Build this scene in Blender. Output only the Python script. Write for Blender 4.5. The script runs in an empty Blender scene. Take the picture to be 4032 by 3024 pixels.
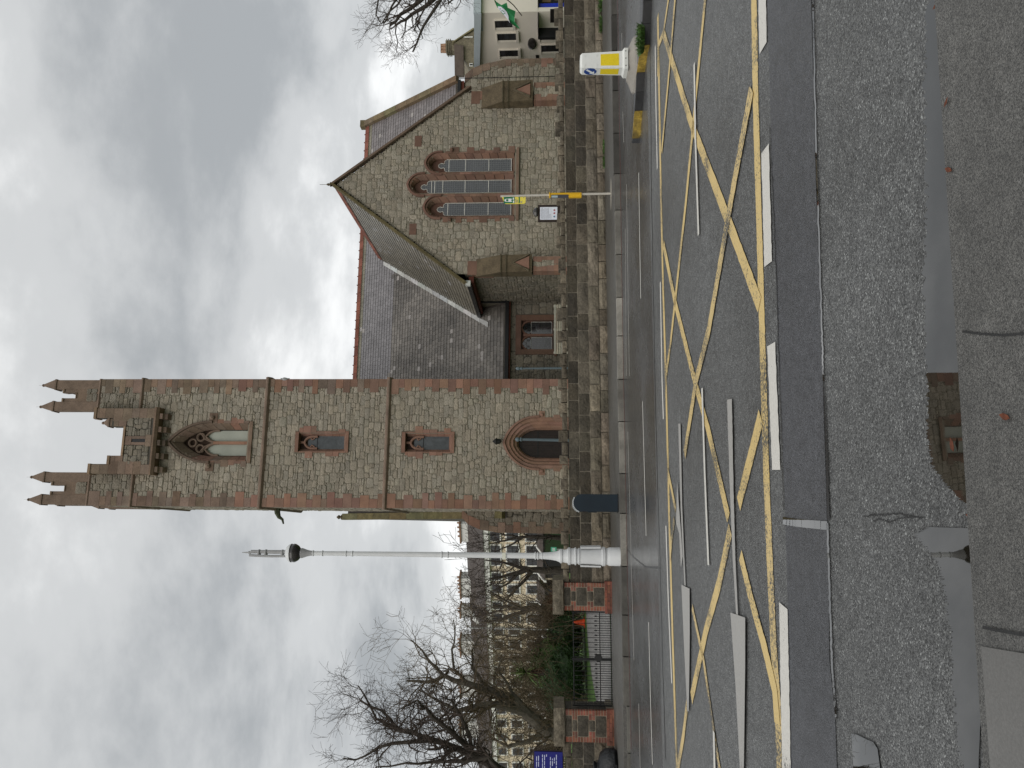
import bpy, math, random, hashlib
from mathutils import Vector, Matrix, noise as mnoise
R = math.radians
random.seed(7)
sc = bpy.context.scene
COL = sc.collection

# ------------------------------------------------------------------ camera
# the photograph lies on its side: world "up" points to the picture's left
F = 3028.0; H0 = 2170.0; EYE = 1.6; TILT = 0.0088
PIT = math.atan((H0 - 2016) / F)
cam = bpy.data.cameras.new("camera"); camo = bpy.data.objects.new("camera", cam); COL.objects.link(camo)
cam.sensor_fit = 'HORIZONTAL'; cam.sensor_width = 36.0; cam.lens = 36.0 * F / 4032.0
cam.clip_start = 0.05; cam.clip_end = 3000
camo.location = (0, 0, EYE)
_rot = Matrix(((0, 1, 0), (0, 0, -1), (-1, 0, 0)))          # columns: image right, image up, backwards
camo.rotation_euler = (Matrix.Rotation(PIT, 3, 'X') @ _rot).to_euler()
sc.camera = camo
sc.render.resolution_x = 1024; sc.render.resolution_y = 768

# ------------------------------------------------------------------ sky, sun, exposure
SUN_EL, SUN_AZ = R(40), R(203)       # azimuth clockwise from +Y: behind the camera
w = bpy.data.worlds.new("World"); sc.world = w; w.use_nodes = True
nt = w.node_tree; nt.nodes.clear()
def wn(t, **k):
    n = nt.nodes.new(t)
    for a, b in k.items(): setattr(n, a, b)
    return n
out = wn('ShaderNodeOutputWorld'); bg = wn('ShaderNodeBackground'); bg2 = wn('ShaderNodeBackground'); mixs = wn('ShaderNodeMixShader')
sky = wn('ShaderNodeTexSky', sky_type='NISHITA'); sky.sun_disc = False
sky.sun_elevation = SUN_EL; sky.sun_rotation = SUN_AZ
bg.inputs[1].default_value = 0.09
geo = wn('ShaderNodeTexCoord'); sep = wn('ShaderNodeSeparateXYZ')
nt.links.new(geo.outputs['Generated'], sep.inputs[0])
addz = wn('ShaderNodeMath', operation='ADD'); addz.inputs[1].default_value = 0.35
absz = wn('ShaderNodeMath', operation='MAXIMUM'); absz.inputs[1].default_value = 0.0
nt.links.new(sep.outputs[2], absz.inputs[0]); nt.links.new(absz.outputs[0], addz.inputs[0])
dx = wn('ShaderNodeMath', operation='DIVIDE'); dy = wn('ShaderNodeMath', operation='DIVIDE')
nt.links.new(sep.outputs[0], dx.inputs[0]); nt.links.new(addz.outputs[0], dx.inputs[1])
nt.links.new(sep.outputs[1], dy.inputs[0]); nt.links.new(addz.outputs[0], dy.inputs[1])
cmb = wn('ShaderNodeCombineXYZ'); nt.links.new(dx.outputs[0], cmb.inputs[0]); nt.links.new(dy.outputs[0], cmb.inputs[1])
n1 = wn('ShaderNodeTexNoise'); n1.inputs['Scale'].default_value = 1.75; n1.inputs['Detail'].default_value = 8; n1.inputs['Roughness'].default_value = 0.56; n1.inputs['Distortion'].default_value = 0.1
mp = wn('ShaderNodeMapping'); mp.inputs['Location'].default_value = (3.3, 1.7, 0.4); mp.inputs['Scale'].default_value = (1.0, 1.25, 1)
nt.links.new(cmb.outputs[0], mp.inputs[0]); nt.links.new(mp.outputs[0], n1.inputs['Vector'])
cr = wn('ShaderNodeValToRGB'); cr.color_ramp.interpolation = 'EASE'
cr.color_ramp.elements[0].position = 0.33; cr.color_ramp.elements[0].color = (0.335, 0.35, 0.36, 1)
cr.color_ramp.elements[1].position = 0.68; cr.color_ramp.elements[1].color = (0.82, 0.825, 0.82, 1)
e = cr.color_ramp.elements.new(0.52); e.color = (0.53, 0.54, 0.542, 1)
nt.links.new(n1.outputs['Fac'], cr.inputs[0]); nt.links.new(cr.outputs[0], bg2.inputs[0]); bg2.inputs[1].default_value = 1.0
nt.links.new(sky.outputs[0], bg.inputs[0])
mixs.inputs[0].default_value = 0.94
nt.links.new(bg.outputs[0], mixs.inputs[1]); nt.links.new(bg2.outputs[0], mixs.inputs[2]); nt.links.new(mixs.outputs[0], out.inputs[0])
sun = bpy.data.lights.new("sun", 'SUN'); sun.energy = 1.1; sun.angle = R(60); sun.color = (1, 0.96, 0.9)
suno = bpy.data.objects.new("sun", sun); COL.objects.link(suno)
_sd = Vector((math.sin(SUN_AZ) * math.cos(SUN_EL), math.cos(SUN_AZ) * math.cos(SUN_EL), math.sin(SUN_EL)))
suno.rotation_euler = _sd.to_track_quat('Z', 'Y').to_euler()
suno.location = _sd * 60
sc.view_settings.view_transform = 'Standard'; sc.view_settings.look = 'None'; sc.view_settings.exposure = 0.35; sc.view_settings.gamma = 1
sc.view_settings.use_curve_mapping = False

# ------------------------------------------------------------------ photo pixel -> place
def ray(x, y):
    u = (1512 - y) / F; v = (x - 2016) / F
    return Matrix.Rotation(PIT, 3, 'X') @ Vector((u, 1.0, -v))
EYEV = Vector((0, 0, EYE))
def gz(x): return TILT * x
def gnd(x, y, z=0.0):
    d = ray(x, y); k = (EYE - z) / (TILT * d.x - d.z); return EYEV + d * k
def dep(x, y, Y):
    d = ray(x, y); return EYEV + d * (Y / d.y)
TH = R(5.9)                                   # the street runs 5.9 degrees off the picture plane
ES = Vector((math.cos(TH), math.sin(TH), 0)); ET = Vector((-math.sin(TH), math.cos(TH), 0))
def st(p): return (p.dot(ES), p.dot(ET))
def W(s, t, z=0.0):
    p = ES * s + ET * t; p.z = gz(p.x) + z; return p
CA = R(11.3)
E1 = Vector((math.cos(CA), math.sin(CA), 0)); E2 = Vector((-math.sin(CA), math.cos(CA), 0))
CO = dep(1900, 1998, 33.0); CO.z = 0
def ch(x, y, Y=0.0):
    """photo pixel -> (X, Z) on the church plane at depth Y"""
    d = ray(x, y); k = ((CO + E2 * Y - EYEV).dot(E2)) / d.dot(E2); p = EYEV + d * k
    return (p - CO).dot(E1), p.z
def chw(X, Y, Z): return CO + E1 * X + E2 * Y + Vector((0, 0, Z))
def on_plane(x, y, p0, n):
    d = ray(x, y); k = (p0 - EYEV).dot(n) / d.dot(n); return EYEV + d * k

# ------------------------------------------------------------------ materials
MATS = {}
def mat(name, col, rough=0.8, var=0.25, vs=2.0, bump=0.25, bs=25.0, metal=0.0, spec=0.4, col2=None, fine=0.12, fs=40.0, stain=0.0, emit=0, coat=0.0, trans=0.0, ior=1.45, bd=0.02):
    m = bpy.data.materials.new(name); m.use_nodes = True; MATS[name] = m
    t = m.node_tree; N = t.nodes; L = t.links; b = N['Principled BSDF']
    tc = N.new('ShaderNodeTexCoord')
    def noise(scale, det=5, rg=0.6):
        n = N.new('ShaderNodeTexNoise'); n.inputs['Scale'].default_value = scale; n.inputs['Detail'].default_value = det; n.inputs['Roughness'].default_value = rg
        L.new(tc.outputs['Object'], n.inputs['Vector']); return n
    na = noise(vs); nf = noise(fs, 3)
    r = N.new('ShaderNodeMapRange'); r.inputs['From Min'].default_value = 0.3; r.inputs['From Max'].default_value = 0.7; L.new(na.outputs['Fac'], r.inputs['Value'])
    mx = N.new('ShaderNodeMix'); mx.data_type = 'RGBA'
    c2 = col2 if col2 else tuple(min(1, c * (1 + var)) for c in col)
    c1 = tuple(c * (1 - var) for c in col) if not col2 else col
    mx.inputs['A'].default_value = (*c1, 1); mx.inputs['B'].default_value = (*c2, 1)
    L.new(r.outputs['Result'], mx.inputs['Factor'])
    f2 = N.new('ShaderNodeMapRange'); f2.inputs['From Min'].default_value = 0.25; f2.inputs['From Max'].default_value = 0.75
    f2.inputs['To Min'].default_value = 1 - fine; f2.inputs['To Max'].default_value = 1 + fine; L.new(nf.outputs['Fac'], f2.inputs['Value'])
    at = N.new('ShaderNodeAttribute'); at.attribute_name = 'tint'
    m1 = N.new('ShaderNodeVectorMath'); m1.operation = 'MULTIPLY'; L.new(mx.outputs['Result'], m1.inputs[0]); L.new(at.outputs['Color'], m1.inputs[1])
    m2 = N.new('ShaderNodeVectorMath'); m2.operation = 'SCALE'; L.new(m1.outputs[0], m2.inputs[0]); L.new(f2.outputs['Result'], m2.inputs['Scale'])
    last = m2.outputs[0]
    if stain > 0:
        ns = noise(0.9, 6, 0.65); rs = N.new('ShaderNodeMapRange'); rs.inputs['From Min'].default_value = 0.5; rs.inputs['From Max'].default_value = 0.68; rs.inputs['To Max'].default_value = stain
        L.new(ns.outputs['Fac'], rs.inputs['Value'])
        m3 = N.new('ShaderNodeMix'); m3.data_type = 'RGBA'; m3.inputs['B'].default_value = (0.045, 0.042, 0.036, 1); L.new(last, m3.inputs['A']); L.new(rs.outputs['Result'], m3.inputs['Factor']); last = m3.outputs['Result']
    L.new(last, b.inputs['Base Color'])
    b.inputs['Roughness'].default_value = rough; b.inputs['Metallic'].default_value = metal; b.inputs['Specular IOR Level'].default_value = spec
    b.inputs['Coat Weight'].default_value = coat; b.inputs['Transmission Weight'].default_value = trans; b.inputs['IOR'].default_value = ior
    if emit: L.new(last, b.inputs['Emission Color']); b.inputs['Emission Strength'].default_value = emit
    if bump > 0:
        nb = noise(bs, 6, 0.65); bp = N.new('ShaderNodeBump'); bp.inputs['Strength'].default_value = bump; bp.inputs['Distance'].default_value = bd
        L.new(nb.outputs['Fac'], bp.inputs['Height']); L.new(bp.outputs[0], b.inputs['Normal'])
    return m
mat('rubble', (0.298, 0.262, 0.212), 0.9, 0.14, 2.2, 1.0, 18, fine=0.28, fs=24, bd=0.04)
mat('mortar', (0.215, 0.19, 0.148), 0.95, 0.15, 3, 0.4, 40, fine=0.2)
mat('mortar_dark', (0.10, 0.09, 0.075), 0.95, 0.2, 3, 0.4, 40)
mat('sandstone', (0.235, 0.135, 0.099), 0.85, 0.18, 1.6, 0.35, 22, fine=0.12, fs=18)
mat('sandstone_brown', (0.175, 0.125, 0.094), 0.88, 0.25, 1.8, 0.4, 22, fine=0.2, fs=18)
mat('mossy_stone', (0.100, 0.080, 0.052), 0.92, 0.3, 2.2, 0.6, 30, fine=0.3, fs=16)
mat('slate', (0.18, 0.17, 0.165), 0.38, 0.18, 1.2, 0.15, 14, spec=0.5, fine=0.12, fs=10)
mat('ridge_tile', (0.235, 0.085, 0.058), 0.8, 0.3, 3, 0.3, 30)
mat('lead', (0.50, 0.50, 0.48), 0.55, 0.2, 4, 0.2, 20, metal=0.0)
mat('gutter_black', (0.012, 0.012, 0.013), 0.35, 0.1, 3, 0.0)
mat('red_board', (0.16, 0.045, 0.03), 0.7, 0.25, 3, 0.1)
mat('wood_door', (0.018, 0.011, 0.009), 0.5, 0.3, 5, 0.2, 40)
mat('louvre', (0.36, 0.375, 0.325), 0.8, 0.1, 1.5, 0.05, 20, fine=0.05)
mat('glass_dark', (0.018, 0.021, 0.023), 0.06, 0.3, 2.0, 0.06, 2.5, spec=0.9, fine=0.2, fs=6, coat=0.6, bd=0.05)
mat('glass_slit', (0.055, 0.062, 0.066), 0.25, 0.3, 3.0, 0.1, 5, spec=0.7, fine=0.3, fs=9)
mat('white_bar', (0.62, 0.60, 0.56), 0.6, 0.1, 4, 0.0)
mat('wall_block', (0.175, 0.150, 0.115), 0.9, 0.35, 2.4, 1.0, 11, fine=0.35, fs=20, stain=0.55, bd=0.05)
mat('brick', (0.205, 0.078, 0.052), 0.85, 0.3, 6, 0.3, 40, fine=0.2)
mat('granite_pier', (0.085, 0.077, 0.064), 0.9, 0.45, 7, 0.8, 18, fine=0.45, fs=30)
mat('iron', (0.010, 0.010, 0.010), 0.45, 0.2, 4, 0.0)
mat('white_iron', (0.62, 0.63, 0.63), 0.42, 0.06, 2, 0.06, 30, fine=0.04, fs=12)
mat('lamp_grey', (0.34, 0.34, 0.34), 0.5, 0.08, 2, 0.0)
mat('lamp_bowl', (0.035, 0.032, 0.030), 0.2, 0.4, 6, 0.0, spec=0.7)
mat('navy_metal', (0.010, 0.019, 0.028), 0.45, 0.15, 2, 0.05)
mat('chrome', (0.62, 0.64, 0.66), 0.25, 0.05, 2, 0.0, metal=1.0)
mat('galv', (0.42, 0.42, 0.41), 0.45, 0.1, 6, 0.0, metal=0.3)
mat('pole_cream', (0.50, 0.47, 0.41), 0.5, 0.1, 6, 0.0)
mat('yellow_case', (0.72, 0.42, 0.015), 0.45, 0.06, 5, 0.0)
mat('sign_green', (0.012, 0.16, 0.065), 0.4, 0.05, 5, 0.0)
mat('sign_yellow', (0.78, 0.66, 0.10), 0.45, 0.05, 5, 0.0)
mat('sign_white', (0.76, 0.79, 0.78), 0.5, 0.04, 5, 0.0)
mat('paper', (0.74, 0.76, 0.85), 0.7, 0.03, 5, 0.0)
mat('ink', (0.22, 0.22, 0.26), 0.7, 0.1, 5, 0.0)
mat('ink_red', (0.38, 0.08, 0.10), 0.7, 0.1, 5, 0.0)
mat('ink_blue', (0.12, 0.22, 0.34), 0.7, 0.1, 5, 0.0)
mat('dark_wood', (0.030, 0.019, 0.015), 0.6, 0.2, 5, 0.1)
mat('bollard_white', (0.74, 0.75, 0.72), 0.35, 0.04, 4, 0.0, fine=0.03, spec=0.5)
mat('bollard_yellow', (0.78, 0.60, 0.02), 0.4, 0.04, 4, 0.0)
mat('sign_blue', (0.015, 0.055, 0.24), 0.4, 0.1, 4, 0.0)
mat('kerb_yellow', (0.30, 0.205, 0.035), 0.75, 0.5, 9, 0.3, 40, fine=0.4, stain=0.85)
mat('kerb_black', (0.022, 0.022, 0.022), 0.55, 0.3, 8, 0.3, 40)
mat('kerb_stone', (0.21, 0.20, 0.18), 0.75, 0.3, 3, 0.3, 30, fine=0.2, stain=0.5)
mat('concrete', (0.135, 0.132, 0.126), 0.6, 0.2, 1.3, 0.2, 60, fine=0.15, fs=90)
mat('blue_board', (0.006, 0.008, 0.16), 0.45, 0.2, 3, 0.0)
mat('bin_bag', (0.008, 0.009, 0.011), 0.28, 0.2, 6, 0.9, 9, spec=0.6, bd=0.05)
mat('cone_orange', (0.75, 0.085, 0.02), 0.5, 0.08, 5, 0.0)
mat('bark', (0.055, 0.046, 0.038), 0.95, 0.4, 3, 0.6, 20, fine=0.3)
mat('bark_grey', (0.105, 0.092, 0.072), 0.95, 0.4, 2.5, 0.6, 20, fine=0.3)
mat('twig', (0.060, 0.045, 0.037), 0.9, 0.3, 4, 0.0)
mat('twig_brown', (0.130, 0.098, 0.062), 0.9, 0.35, 4, 0.0)
mat('leaf', (0.065, 0.125, 0.028), 0.55, 0.35, 1.5, 0.0, fine=0.3)
mat('leaf_dark', (0.030, 0.062, 0.018), 0.5, 0.4, 1.5, 0.0, fine=0.3)
mat('cordyline_leaf', (0.13, 0.19, 0.06), 0.5, 0.3, 3, 0.0)
mat('dead_frond', (0.095, 0.045, 0.022), 0.9, 0.3, 5, 0.0)
mat('grass', (0.055, 0.115, 0.018), 0.9, 0.35, 1.2, 0.4, 60, fine=0.3)
mat('soil', (0.045, 0.032, 0.022), 0.95, 0.3, 5, 0.5, 40)
mat('cream', (0.64, 0.54, 0.40), 0.9, 0.06, 0.6, 0.1, 30, fine=0.05)
mat('white_paint', (0.72, 0.71, 0.67), 0.8, 0.06, 1, 0.05)
mat('render_white', (0.70, 0.645, 0.565), 0.9, 0.05, 0.6, 0.15, 40, fine=0.05)
mat('fascia_blue', (0.42, 0.47, 0.50), 0.6, 0.05, 2, 0.0)
mat('roof_dark', (0.075, 0.062, 0.055), 0.7, 0.3, 2, 0.3, 8, fine=0.2)
mat('old_stone', (0.205, 0.178, 0.125), 0.9, 0.3, 2.5, 0.5, 9, fine=0.3, fs=8)
mat('terracotta', (0.33, 0.20, 0.13), 0.8, 0.3, 6, 0.0)
mat('window_dark', (0.022, 0.022, 0.024), 0.15, 0.3, 1.5, 0.0, spec=0.6)
mat('frame_dark', (0.016, 0.013, 0.013), 0.5, 0.1, 3, 0.0)
mat('bench_wood', (0.36, 0.33, 0.27), 0.8, 0.2, 6, 0.1)
mat('post_blue', (0.085, 0.112, 0.128), 0.45, 0.1, 3, 0.0)
mat('flag_green', (0.03, 0.235, 0.085), 0.75, 0.15, 3, 0.0)
mat('flag_white', (0.68, 0.66, 0.76), 0.75, 0.04, 3, 0.0)
mat('blue_panel', (0.006, 0.03, 0.42), 0.4, 0.1, 3, 0.0)
mat('cardboard', (0.16, 0.11, 0.06), 0.8, 0.2, 4, 0.0)
mat('green_door', (0.015, 0.035, 0.008), 0.6, 0.2, 2, 0.0)
mat('teal_sign', (0.08, 0.42, 0.27), 0.5, 0.05, 3, 0.0)
mat('dead_leaf', (0.12, 0.035, 0.015), 0.7, 0.4, 30, 0.0)
mat('copper_green', (0.055, 0.065, 0.035), 0.8, 0.3, 4, 0.2)

def asphalt(name, base, agg, wet, scale, bstr, dark=1.0):
    m = bpy.data.materials.new(name); m.use_nodes = True; MATS[name] = m
    t = m.node_tree; N = t.nodes; L = t.links; b = N['Principled BSDF']
    tc = N.new('ShaderNodeTexCoord')
    def tex(kind, sc_, **k):
        n = N.new(kind); n.inputs['Scale'].default_value = sc_
        for a, v in k.items(): n.inputs[a].default_value = v
        L.new(tc.outputs['Object'], n.inputs['Vector']); return n
    vo = tex('ShaderNodeTexVoronoi', scale); vo2 = tex('ShaderNodeTexVoronoi', scale * 0.37)
    big = tex('ShaderNodeTexNoise', 0.35, Detail=6, Roughness=0.6); mid = tex('ShaderNodeTexNoise', 9, Detail=5, Roughness=0.7)
    sp = N.new('ShaderNodeSeparateColor'); L.new(vo.outputs['Color'], sp.inputs[0])
    rp = N.new('ShaderNodeValToRGB'); e0, e1 = rp.color_ramp.elements
    e0.position = 0.0; e0.color = (base[0] * 0.3, base[1] * 0.3, base[2] * 0.3, 1)
    e1.position = 1.0; e1.color = (*agg, 1)
    x = rp.color_ramp.elements.new(0.55); x.color = (*base, 1)
    x = rp.color_ramp.elements.new(0.93); x.color = (base[0] * 1.6, base[1] * 1.6, base[2] * 1.57, 1)
    L.new(sp.outputs[0], rp.inputs[0])
    mr = N.new('ShaderNodeMapRange'); mr.inputs['From Min'].default_value = 0.3; mr.inputs['From Max'].default_value = 0.7; mr.inputs['To Min'].default_value = 0.75; mr.inputs['To Max'].default_value = 1.25
    L.new(mid.outputs['Fac'], mr.inputs['Value'])
    mb = N.new('ShaderNodeMapRange'); mb.inputs['From Min'].default_value = 0.35; mb.inputs['From Max'].default_value = 0.65; mb.inputs['To Min'].default_value = 0.8 * dark; mb.inputs['To Max'].default_value = 1.2 * dark
    L.new(big.outputs['Fac'], mb.inputs['Value'])
    mm = N.new('ShaderNodeMath'); mm.operation = 'MULTIPLY'; L.new(mr.outputs[0], mm.inputs[0]); L.new(mb.outputs[0], mm.inputs[1])
    sc_ = N.new('ShaderNodeVectorMath'); sc_.operation = 'SCALE'; L.new(rp.outputs[0], sc_.inputs[0]); L.new(mm.outputs[0], sc_.inputs['Scale'])
    L.new(sc_.outputs[0], b.inputs['Base Color'])
    rr = N.new('ShaderNodeMapRange'); rr.inputs['From Min'].default_value = 0.38; rr.inputs['From Max'].default_value = 0.62; rr.inputs['To Min'].default_value = wet[0]; rr.inputs['To Max'].default_value = wet[1]
    L.new(big.outputs['Fac'], rr.inputs['Value']); L.new(rr.outputs[0], b.inputs['Roughness'])
    b.inputs['Specular IOR Level'].default_value = 0.5
    ad = N.new('ShaderNodeMath'); ad.operation = 'ADD'; L.new(vo.outputs['Distance'], ad.inputs[0]); L.new(vo2.outputs['Distance'], ad.inputs[1])
    bp = N.new('ShaderNodeBump'); bp.inputs['Strength'].default_value = bstr; bp.inputs['Distance'].default_value = 0.006; bp.invert = True
    L.new(ad.outputs[0], bp.inputs['Height']); L.new(bp.outputs[0], b.inputs['Normal'])
    return m
asphalt('asphalt', (0.104, 0.106, 0.106), (0.36, 0.37, 0.36), (0.30, 0.48), 140, 0.85)
asphalt('asphalt_far', (0.070, 0.070, 0.070), (0.14, 0.14, 0.14), (0.15, 0.36), 90, 0.15)
asphalt('asphalt_patch', (0.058, 0.060, 0.067), (0.13, 0.13, 0.14), (0.32, 0.46), 190, 0.4)
asphalt('pavement_tar', (0.084, 0.082, 0.077), (0.17, 0.167, 0.16), (0.42, 0.60), 260, 0.25)
asphalt('pavement_far', (0.082, 0.078, 0.070), (0.16, 0.155, 0.14), (0.35, 0.55), 120, 0.25)
asphalt('gravel', (0.19, 0.185, 0.178), (0.42, 0.41, 0.40), (0.7, 0.9), 45, 0.6)

def paint(name, col, wear, road=(0.05, 0.05, 0.05)):
    m = bpy.data.materials.new(name); m.use_nodes = True; MATS[name] = m
    t = m.node_tree; N = t.nodes; L = t.links; b = N['Principled BSDF']
    tc = N.new('ShaderNodeTexCoord')
    n1 = N.new('ShaderNodeTexNoise'); n1.inputs['Scale'].default_value = 45; n1.inputs['Detail'].default_value = 4; n1.inputs['Roughness'].default_value = 0.7
    n2 = N.new('ShaderNodeTexNoise'); n2.inputs['Scale'].default_value = 1.6; n2.inputs['Detail'].default_value = 4
    for n in (n1, n2): L.new(tc.outputs['Object'], n.inputs['Vector'])
    a = N.new('ShaderNodeMath'); a.operation = 'MULTIPLY_ADD'; a.inputs[1].default_value = 0.55; L.new(n1.outputs['Fac'], a.inputs[0])
    k = N.new('ShaderNodeMath'); k.operation = 'MULTIPLY'; k.inputs[1].default_value = 0.45; L.new(n2.outputs['Fac'], k.inputs[0]); L.new(k.outputs[0], a.inputs[2])
    r = N.new('ShaderNodeMapRange'); r.inputs['From Min'].default_value = wear; r.inputs['From Max'].default_value = wear + 0.07; L.new(a.outputs[0], r.inputs['Value'])
    mx = N.new('ShaderNodeMix'); mx.data_type = 'RGBA'; mx.inputs['A'].default_value = (*col, 1); mx.inputs['B'].default_value = (*road, 1); L.new(r.outputs[0], mx.inputs['Factor'])
    vr = N.new('ShaderNodeMapRange'); vr.inputs['To Min'].default_value = 0.75; vr.inputs['To Max'].default_value = 1.2; L.new(n1.outputs['Fac'], vr.inputs['Value'])
    s = N.new('ShaderNodeVectorMath'); s.operation = 'SCALE'; L.new(mx.outputs['Result'], s.inputs[0]); L.new(vr.outputs[0], s.inputs['Scale'])
    L.new(s.outputs[0], b.inputs['Base Color']); b.inputs['Roughness'].default_value = 0.5
    bp = N.new('ShaderNodeBump'); bp.inputs['Strength'].default_value = 0.5; bp.inputs['Distance'].default_value = 0.005; L.new(n1.outputs['Fac'], bp.inputs['Height']); L.new(bp.outputs[0], b.inputs['Normal'])
paint('paint_yellow', (0.66, 0.49, 0.20), 0.515, (.07, .07, .065))
paint('paint_yellow_worn', (0.64, 0.48, 0.21), 0.482, (.07, .07, .065))
paint('paint_white', (0.64, 0.62, 0.57), 0.585, (.07, .07, .07))
paint('paint_white_grey', (0.36, 0.35, 0.33), 0.60)
def water():
    m = bpy.data.materials.new('water'); m.use_nodes = True; MATS['water'] = m
    N = m.node_tree.nodes; L = m.node_tree.links; b = N['Principled BSDF']
    b.inputs['Base Color'].default_value = (0.014, 0.012, 0.009, 1); b.inputs['Roughness'].default_value = 0.015; b.inputs['IOR'].default_value = 1.34
    b.inputs['Specular IOR Level'].default_value = 0.95
    tc = N.new('ShaderNodeTexCoord'); n = N.new('ShaderNodeTexNoise'); n.inputs['Scale'].default_value = 6; L.new(tc.outputs['Object'], n.inputs['Vector'])
    b.inputs['Coat Weight'].default_value = 1.0; b.inputs['Coat Roughness'].default_value = 0.01; b.inputs['Coat IOR'].default_value = 1.5
    bp = N.new('ShaderNodeBump'); bp.inputs['Strength'].default_value = 0.02; bp.inputs['Distance'].default_value = 0.01; L.new(n.outputs['Fac'], bp.inputs['Height']); L.new(bp.outputs[0], b.inputs['Normal'])
water()
def leaded(name, cell, line, glass, lead_c):
    m = MATS['glass_dark'].copy(); m.name = name; MATS[name] = m
    N = m.node_tree.nodes; L = m.node_tree.links; b = N['Principled BSDF']
    br = N.new('ShaderNodeTexBrick'); br.offset = 0; br.inputs['Scale'].default_value = 1.0; br.inputs['Brick Width'].default_value = cell; br.inputs['Row Height'].default_value = cell
    br.inputs['Mortar Size'].default_value = line; br.inputs['Color1'].default_value = (*glass, 1); br.inputs['Color2'].default_value = (glass[0] * 1.7, glass[1] * 1.7, glass[2] * 1.8, 1); br.inputs['Mortar'].default_value = (*lead_c, 1)
    tc = N.new('ShaderNodeTexCoord'); s = N.new('ShaderNodeSeparateXYZ'); c = N.new('ShaderNodeCombineXYZ')
    L.new(tc.outputs['Object'], s.inputs[0]); L.new(s.outputs[0], c.inputs[0]); L.new(s.outputs[2], c.inputs[1]); L.new(c.outputs[0], br.inputs['Vector'])
    L.new(br.outputs['Color'], b.inputs['Base Color'])
leaded('glass_grid', 0.108, 0.008, (0.012, 0.014, 0.016), (0.085, 0.09, 0.09))
leaded('glass_leaded', 0.16, 0.006, (0.014, 0.014, 0.016), (0.045, 0.045, 0.045))

# ------------------------------------------------------------------ mesh building
class MB:
    def __init__(s): s.v = []; s.f = []; s.t = []
    def face(s, idx, tint=(1, 1, 1)): s.f.append(tuple(idx)); s.t.append(tint)
    def poly(s, pts, tint=(1, 1, 1)):
        i = len(s.v); s.v += [tuple(p) for p in pts]; s.face(range(i, i + len(pts)), tint)
    def hexa(s, p, tint=(1, 1, 1)):
        """8 corners: bottom ring 0-3 counter-clockwise, top ring 4-7"""
        i = len(s.v); s.v += [tuple(q) for q in p]
        for f in ((3, 2, 1, 0), (4, 5, 6, 7), (0, 1, 5, 4), (1, 2, 6, 5), (2, 3, 7, 6), (3, 0, 4, 7)): s.face([i + k for k in f], tint)
    def box(s, a, b, tint=(1, 1, 1)):
        x0, y0, z0 = a; x1, y1, z1 = b
        s.hexa([(x0, y0, z0), (x1, y0, z0), (x1, y1, z0), (x0, y1, z0), (x0, y0, z1), (x1, y0, z1), (x1, y1, z1), (x0, y1, z1)], tint)
    def prism(s, pts, vec, tint=(1, 1, 1)):
        """closed prism: polygon pts (3D) swept by vec"""
        n = len(pts); i = len(s.v); vec = Vector(vec)
        s.v += [tuple(p) for p in pts] + [tuple(Vector(p) + vec) for p in pts]
        s.face(range(i, i + n), tint); s.face(range(i + 2 * n - 1, i + n - 1, -1), tint)
        for k in range(n):
            q = (k + 1) % n; s.face((i + k, i + n + k, i + n + q, i + q), tint)
    def tube(s, path, rad, n=6, cap=True, tint=(1, 1, 1)):
        path = [Vector(p) for p in path]; i0 = len(s.v)
        if not hasattr(rad, '__len__'): rad = [rad] * len(path)
        prev = None
        for k, p in enumerate(path):
            d = (path[min(k + 1, len(path) - 1)] - path[max(k - 1, 0)])
            d = d.normalized() if d.length > 1e-9 else Vector((0, 0, 1))
            if prev is None:
                a = d.orthogonal().normalized()
            else:
                a = prev - d * prev.dot(d); a = a.normalized() if a.length > 1e-6 else d.orthogonal().normalized()
            prev = a; bb = d.cross(a)
            for j in range(n):
                an = 2 * math.pi * j / n
                s.v.append(tuple(p + (a * math.cos(an) + bb * math.sin(an)) * rad[k]))
        for k in range(len(path) - 1):
            for j in range(n):
                q = (j + 1) % n
                s.face((i0 + k * n + j, i0 + k * n + q, i0 + (k + 1) * n + q, i0 + (k + 1) * n + j), tint)
        if cap:
            s.face([i0 + j for j in range(n - 1, -1, -1)], tint); m = i0 + (len(path) - 1) * n; s.face([m + j for j in range(n)], tint)
    def lathe(s, prof, c=(0, 0, 0), n=24, tint=(1, 1, 1), squash=1.0):
        """prof: list of (radius, z) from bottom to top"""
        i0 = len(s.v)
        for r, z in prof:
            for j in range(n):
                an = 2 * math.pi * j / n; s.v.append((c[0] + r * math.cos(an), c[1] + r * math.sin(an) * squash, c[2] + z))
        for k in range(len(prof) - 1):
            for j in range(n):
                q = (j + 1) % n; s.face((i0 + k * n + j, i0 + k * n + q, i0 + (k + 1) * n + q, i0 + (k + 1) * n + j), tint)
        s.face([i0 + j for j in range(n - 1, -1, -1)], tint); m = i0 + (len(prof) - 1) * n; s.face([m + j for j in range(n)], tint)
    def add(s, o):
        i = len(s.v); s.v += o.v; s.f += [tuple(k + i for k in f) for f in o.f]; s.t += o.t
    def mesh(s, name, m, smooth=False):
        me = bpy.data.meshes.new(name); me.from_pydata(s.v, [], s.f); me.update()
        a = me.attributes.new('tint', 'FLOAT_COLOR', 'FACE')
        buf = []
        for t in s.t: buf += [t[0], t[1], t[2], 1.0]
        a.data.foreach_set('color', buf)
        me.materials.append(MATS[m])
        if smooth:
            me.polygons.foreach_set('use_smooth', [True] * len(me.polygons))
            try: me.set_sharp_from_angle(angle=R(38))
            except Exception: pass
        return me
    def build(s, name, m, parent=None, smooth=False):
        return obj(name, s.mesh(name, m, smooth), parent)
def obj(name, me, parent=None):
    o = bpy.data.objects.new(name, me); COL.objects.link(o)
    if parent is not None: o.parent = parent
    return o
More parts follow.
